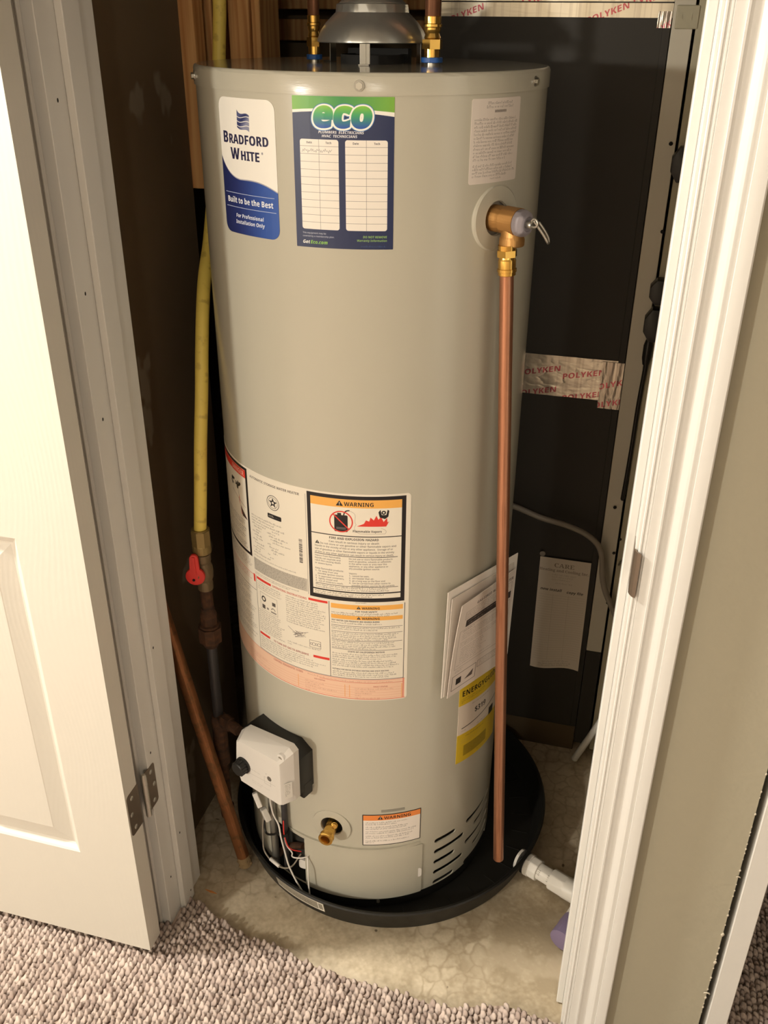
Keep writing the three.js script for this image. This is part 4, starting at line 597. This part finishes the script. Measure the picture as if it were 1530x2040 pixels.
// ---------------------------------------------------------------- gas line on the left
{
  const GX = -0.3315, GZ = -0.215, t = thing('gas_line', 'yellow gas pipe with a red shut-off valve and dark iron fittings left of the heater', 'pipe', [GX, 0, GZ]);
  const P = (p) => [p[0] - GX, p[1], p[2] - GZ];
  mesh('flexible_pipe', tube([[GX, 0.765, GZ], [-0.3255, 0.8487, -0.22], [-0.324, 0.9233, -0.232], [-0.3235, 1.008, -0.252], [-0.3268, 1.0695, -0.272], [-0.333, 1.1277, -0.30], [-0.341, 1.173, -0.333], [-0.351, 1.2254, -0.385], [-0.368, 1.3514, -0.47], [-0.372, 1.4782, -0.515], [-0.3691, 1.5296, -0.52], [-0.3655, 1.5725, -0.52], [-0.362, CEIL - 0.02, -0.522]].map(P), 0.0109, 160, 20), M.yellow, t);
  const Q = (pts, n = 28) => lathe(pts.map(([r, y]) => [r * 0.75, y]), n), N = (r, a, b, n = 8) => nut(r * 0.75, a, b, n);
  mesh('brass_nut', join(N(0.0225, 0.738, 0.768), Q([[0.0195, 0.722], [0.022, 0.724], [0.022, 0.738], [0.0175, 0.745]]), Q([[0.0145, 0.77], [0.02, 0.77], [0.0205, 0.766]])), M.bronze, t);
  const v = sub('shutoff_valve', t);
  mesh('valve_body', join(Q([[0.0135, 0.645], [0.0185, 0.648], [0.0185, 0.66], [0.0165, 0.665], [0.0205, 0.672], [0.0215, 0.683], [0.0205, 0.694], [0.0165, 0.702], [0.0185, 0.706], [0.0185, 0.72], [0.0135, 0.722]]), rod([0, 0.684, 0], [-0.004, 0.686, 0.024], 0.0065)), std(0x7a6a50, 0.5, 0.5), v);
  { const s = new THREE.Shape(); s.absarc(0, 0, 0.0158, Math.PI * 0.66, Math.PI * 2.34, false); s.lineTo(0.0066, 0.036); s.quadraticCurveTo(0.005, 0.043, 0, 0.043); s.quadraticCurveTo(-0.005, 0.043, -0.0066, 0.036); s.closePath(); mesh('handle', join(extrude(s, 0.004, 0.0012), extrude(poly([[-0.003, 0.004], [0.003, 0.004], [0.0022, 0.04], [-0.0022, 0.04]]), 0.0022).translate(0, 0, 0.005)).rotateY(0.25).translate(-0.006, 0.686, 0.021), M.red, v); mesh('handle_screw', new THREE.SphereGeometry(0.0026, 10, 6).translate(-0.0075, 0.6795, 0.0268), M.dark, v); }
  mesh('pipe_nipple', triUV(join(rod([0, 0.60, 0], [0, 0.65, 0], 0.0109), Q([[0.0145, 0.596], [0.0165, 0.598], [0.0165, 0.606], [0.0145, 0.608]])), 6), M.rust, t);
  mesh('union', triUV(join(Q([[0.0145, 0.587], [0.02, 0.588], [0.0205, 0.592], [0.0165, 0.599]]), N(0.0205, 0.57, 0.588), Q([[0.0185, 0.566], [0.0245, 0.567], [0.0248, 0.571], [0.0185, 0.573]]), N(0.0292, 0.535, 0.566), Q([[0.0145, 0.52], [0.017, 0.522], [0.0235, 0.535]])), 6), M.rust, t);
  mesh('iron_pipe', rod([0, 0.33, 0], [0, 0.525, 0], 0.0098), M.blackPipe, t);
  mesh('tee_fitting', triUV(join(Q([[0.0135, 0.357], [0.0185, 0.356], [0.0205, 0.35], [0.0205, 0.338], [0.019, 0.333], [0.019, 0.255], [0.0205, 0.25], [0.0205, 0.238], [0.0135, 0.236]]), rod([0, 0.352, 0], [0.055, 0.353, 0.0285], 0.0105), along(nut(0.0145, 0, 0.02, 8), [0.014, 0.352, 0.0075], [0.055, 0.353, 0.0285]), rod([0, 0.10, 0], [0, 0.24, 0], 0.0105), Q([[0, 0.092], [0.018, 0.092], [0.0185, 0.095], [0.0185, 0.118], [0.0134, 0.12]])), 6), M.rust, t);
}

// ---------------------------------------------------------------- furnace on the right
{
  const FZ = -0.70, t = thing('furnace', 'tall black furnace cabinet with shiny foil tape and a pale metal edge strip', 'furnace', [0.2, 0, FZ]);
  const B = (x0, x1, y0, y1, z0, z1, r) => box(x0 - 0.2, x1 - 0.2, y0, y1, z0 - FZ, z1 - FZ, r);
  mesh('cabinet', join(B(-0.045, 0.3395, 0.072, 2.1, -1.2, FZ - 0.004, 0.002), B(0.327, 0.3395, 0.075, 1.545, FZ - 0.006, FZ - 0.0015, 0.001)), M.panelBlack, t);
  const foil = (tx, b = 0.0007, metalness = 0.8) => new THREE.MeshStandardMaterial({ color: 0xffffff, map: tx, roughness: 0.28, metalness, bumpMap: crinkle, bumpScale: b });
  const strip = (x0, x1, y0, y1, z, slope) => { const n = 24, g = new THREE.BoxGeometry(x1 - x0, y1 - y0, 0.0007, n, 3, 1), p = g.attributes.position; for (let i = 0; i < p.count; i++) { const u = p.getX(i) / (x1 - x0) + 0.5; p.setZ(i, p.getZ(i) + 0.0007 * Math.sin(u * 31) * Math.sin(u * 12 + p.getY(i) * 60)); p.setY(i, p.getY(i) + slope * u); } g.computeVertexNormals(); return g.translate((x0 + x1) / 2 - 0.2, (y0 + y1) / 2, z - FZ); };
  mesh('foil_tape', strip(-0.04, 0.34, 1.5525, 1.5735, FZ - 0.0022, 0), foil(tapeTex(380, 21, [[278, 19, -0.35, 13], [40, 22, -0.35, 13]]), 0.00008), t);
  mesh('foil_tape', strip(-0.04, 0.34, 1.5755, 1.612, FZ - 0.0022, 0), foil(tapeTex(380, 36, [[150, 40, -0.3, 14], [330, 40, -0.3, 14]]), 0.00008), t);
  mesh('foil_tape', strip(0.3175, 0.3392, 1.538, 1.562, FZ - 0.0008, 0), foil(tapeTex(22, 24, [[12, 26, -0.5, 11]]), 0.00003, 0.4), t);
  mesh('foil_tape', strip(0.06, 0.3385, 0.893, 0.975, FZ - 0.002, 0.0), foil(tapeTex(278, 82, [[205, 38, -0.2, 15], [208, 82, -0.22, 15], [120, 38, -0.2, 15], [116, 82, -0.22, 15]])), t);
  mesh('foil_tape', strip(0.298, 0.3393, 0.8775, 0.972, FZ - 0.0006, 0), foil(tapeTex(41, 94, [[26, 48, -0.3, 15], [22, 88, -0.25, 15]]), 0.00025), t);
  mesh('edge_strip', B(0.3405, 0.3735, 0.30, 1.63, -0.74, FZ + 0.001, 0.001), M.sheet, t);
  mesh('edge_strip', B(0.3405, 0.3735, 0.03, 0.298, -0.74, FZ, 0.001), M.panelBlack, t);
  mesh('side_cabinet', B(0.378, 0.525, 0.02, 2.0, -1.1, FZ + 0.004, 0.0015), M.sheetBeige, t);
  for (const [x, y] of [[0.3655, 1.365], [0.3725, 1.22], [0.3745, 0.755], [0.372, 0.73], [0.371, 0.715], [0.3585, 0.667], [0.378, 0.595], [0.3695, 0.56], [0.3715, 0.435]]) mesh('screw', new THREE.SphereGeometry(0.0034, 10, 7).scale(1, 1, 0.6).translate(x - 0.2, y, 0.004), M.dark, t);
  mesh('bracket', join(B(0.345, 0.381, 1.537, 1.571, FZ + 0.001, FZ + 0.006, 0.002), B(0.350, 0.355, 1.551, 1.558, FZ + 0.0062, FZ + 0.0068), B(0.363, 0.37, 1.55, 1.558, FZ + 0.0062, FZ + 0.0068)), M.sheetBeige, t);
  for (const [y, r, h] of [[1.335, 0.0185, 0.052], [1.119, 0.0165, 0.04], [1.058, 0.0185, 0.056]]) { const s = new THREE.Shape(), n = 8; for (let i = 0; i < n; i++) { const a = (i + 0.5) / n * 2 * Math.PI, X = r * Math.cos(a) * 1.02, Y = h / 2 * Math.sin(a) * 1.05; i ? s.lineTo(X, Y) : s.moveTo(X, Y); } s.closePath(); mesh('plug', extrude(s, 0.026, 0.003).translate((y > 1.3 ? 0.391 : 0.384) - 0.2, y, 0.006), M.plasticBlack, t); }
  mesh('loop_hook', tube([[0.3835, 0.535, -0.694], [0.387, 0.548, -0.685], [0.3925, 0.546, -0.68], [0.394, 0.53, -0.68], [0.39, 0.505, -0.685]].map(([x, y, z]) => [x - 0.2, y, z - FZ]), 0.0028, 24, 8), M.zinc, t);
  mesh('base_block', B(0.17, 0.339, 0.0, 0.0725, -1.18, FZ - 0.006, 0.002), std(0x54452f, 0.85), t);
}
{
  const t = thing('service_card', 'long white service record card hanging on the black furnace', 'card', [0.2725, 0.385, -0.6985]);
  const g = new THREE.BoxGeometry(0.1085, 0.283, 0.0008, 10, 16, 1), p = g.attributes.position; for (let i = 0; i < p.count; i++) { const v = 0.5 - p.getY(i) / 0.283, u = p.getX(i) / 0.1085; p.setZ(i, p.getZ(i) + 0.012 * v * v + 0.004 * Math.sin(v * 5 + u * 2) * v); p.setY(i, p.getY(i) + 0.006 * Math.sin(u * 5) * v * v); p.setX(i, p.getX(i) + 0.002 * v); } g.computeVertexNormals();
  mesh('sheet', g, std(0xffffff, 0.8, 0, { map: serviceTex }), t);
  mesh('magnet', lathe([[0, 0], [0.006, 0], [0.006, 0.003], [0, 0.0035]], 16).rotateX(Math.PI / 2).translate(-0.05, 0.15, 0.0), M.gray, t);
}
{
  const t = thing('condensate_tube', 'thin grey drain tube curving down across the furnace beside the card', 'tube', [0.3395, 0.59, -0.66]);
  mesh('tube', tube([[0.06, 0.665, -0.675], [0.15, 0.655, -0.67], [0.215, 0.636, -0.668], [0.27, 0.626, -0.667], [0.312, 0.61, -0.667], [0.3375, 0.587, -0.667], [0.3475, 0.556, -0.668], [0.352, 0.52, -0.668], [0.362, 0.482, -0.67], [0.379, 0.445, -0.672], [0.40, 0.40, -0.675], [0.42, 0.34, -0.68]].map(([x, y, z]) => [x - 0.3395, y - 0.59, z + 0.66]), 0.0062, 90, 10), M.gray, t);
}
{
  const t = thing('black_cable', 'black cable hanging from the lower plug down the furnace seam', 'cable', [0.375, 1.021, -0.69]);
  mesh('cable', tube([[0.004, 0.0, 0], [0.003, -0.04, 0.002], [0, -0.12, 0], [-0.001, -0.22, 0], [-0.003, -0.3, 0.001], [-0.004, -0.33, -0.002]], 0.0042, 40, 8), M.plasticBlack, t);
  mesh('cable_end', lathe([[0, -0.045], [0.006, -0.043], [0.0085, -0.03], [0.0085, -0.006], [0.006, 0.004], [0, 0.005]], 20).translate(0.002, 0, 0.001), M.plasticBlack, t);
}
{
  const t = thing('plastic_pipe', 'thin white plastic pipe leaning in the dark corner beside the furnace foot', 'pipe', [0.347, 0.009, -0.665]);
  mesh('tube', rod([0, 0, 0], [0.135, 0.42, 0.06], 0.0078), M.pvc, t);
}
{
  const t = thing('wood_splinter', 'small orange wood splinter lying where the carpet meets the concrete', 'splinter', [-0.318, 0.014, -0.085]);
  mesh('chip', extrude(poly([[-0.013, 0], [0, -0.0022], [0.014, 0.0005], [0.002, 0.002]]), 0.002).rotateX(-Math.PI / 2).rotateY(-0.15), std(0xb9783e, 0.8), t);
}
renderer.render(scene, camera);
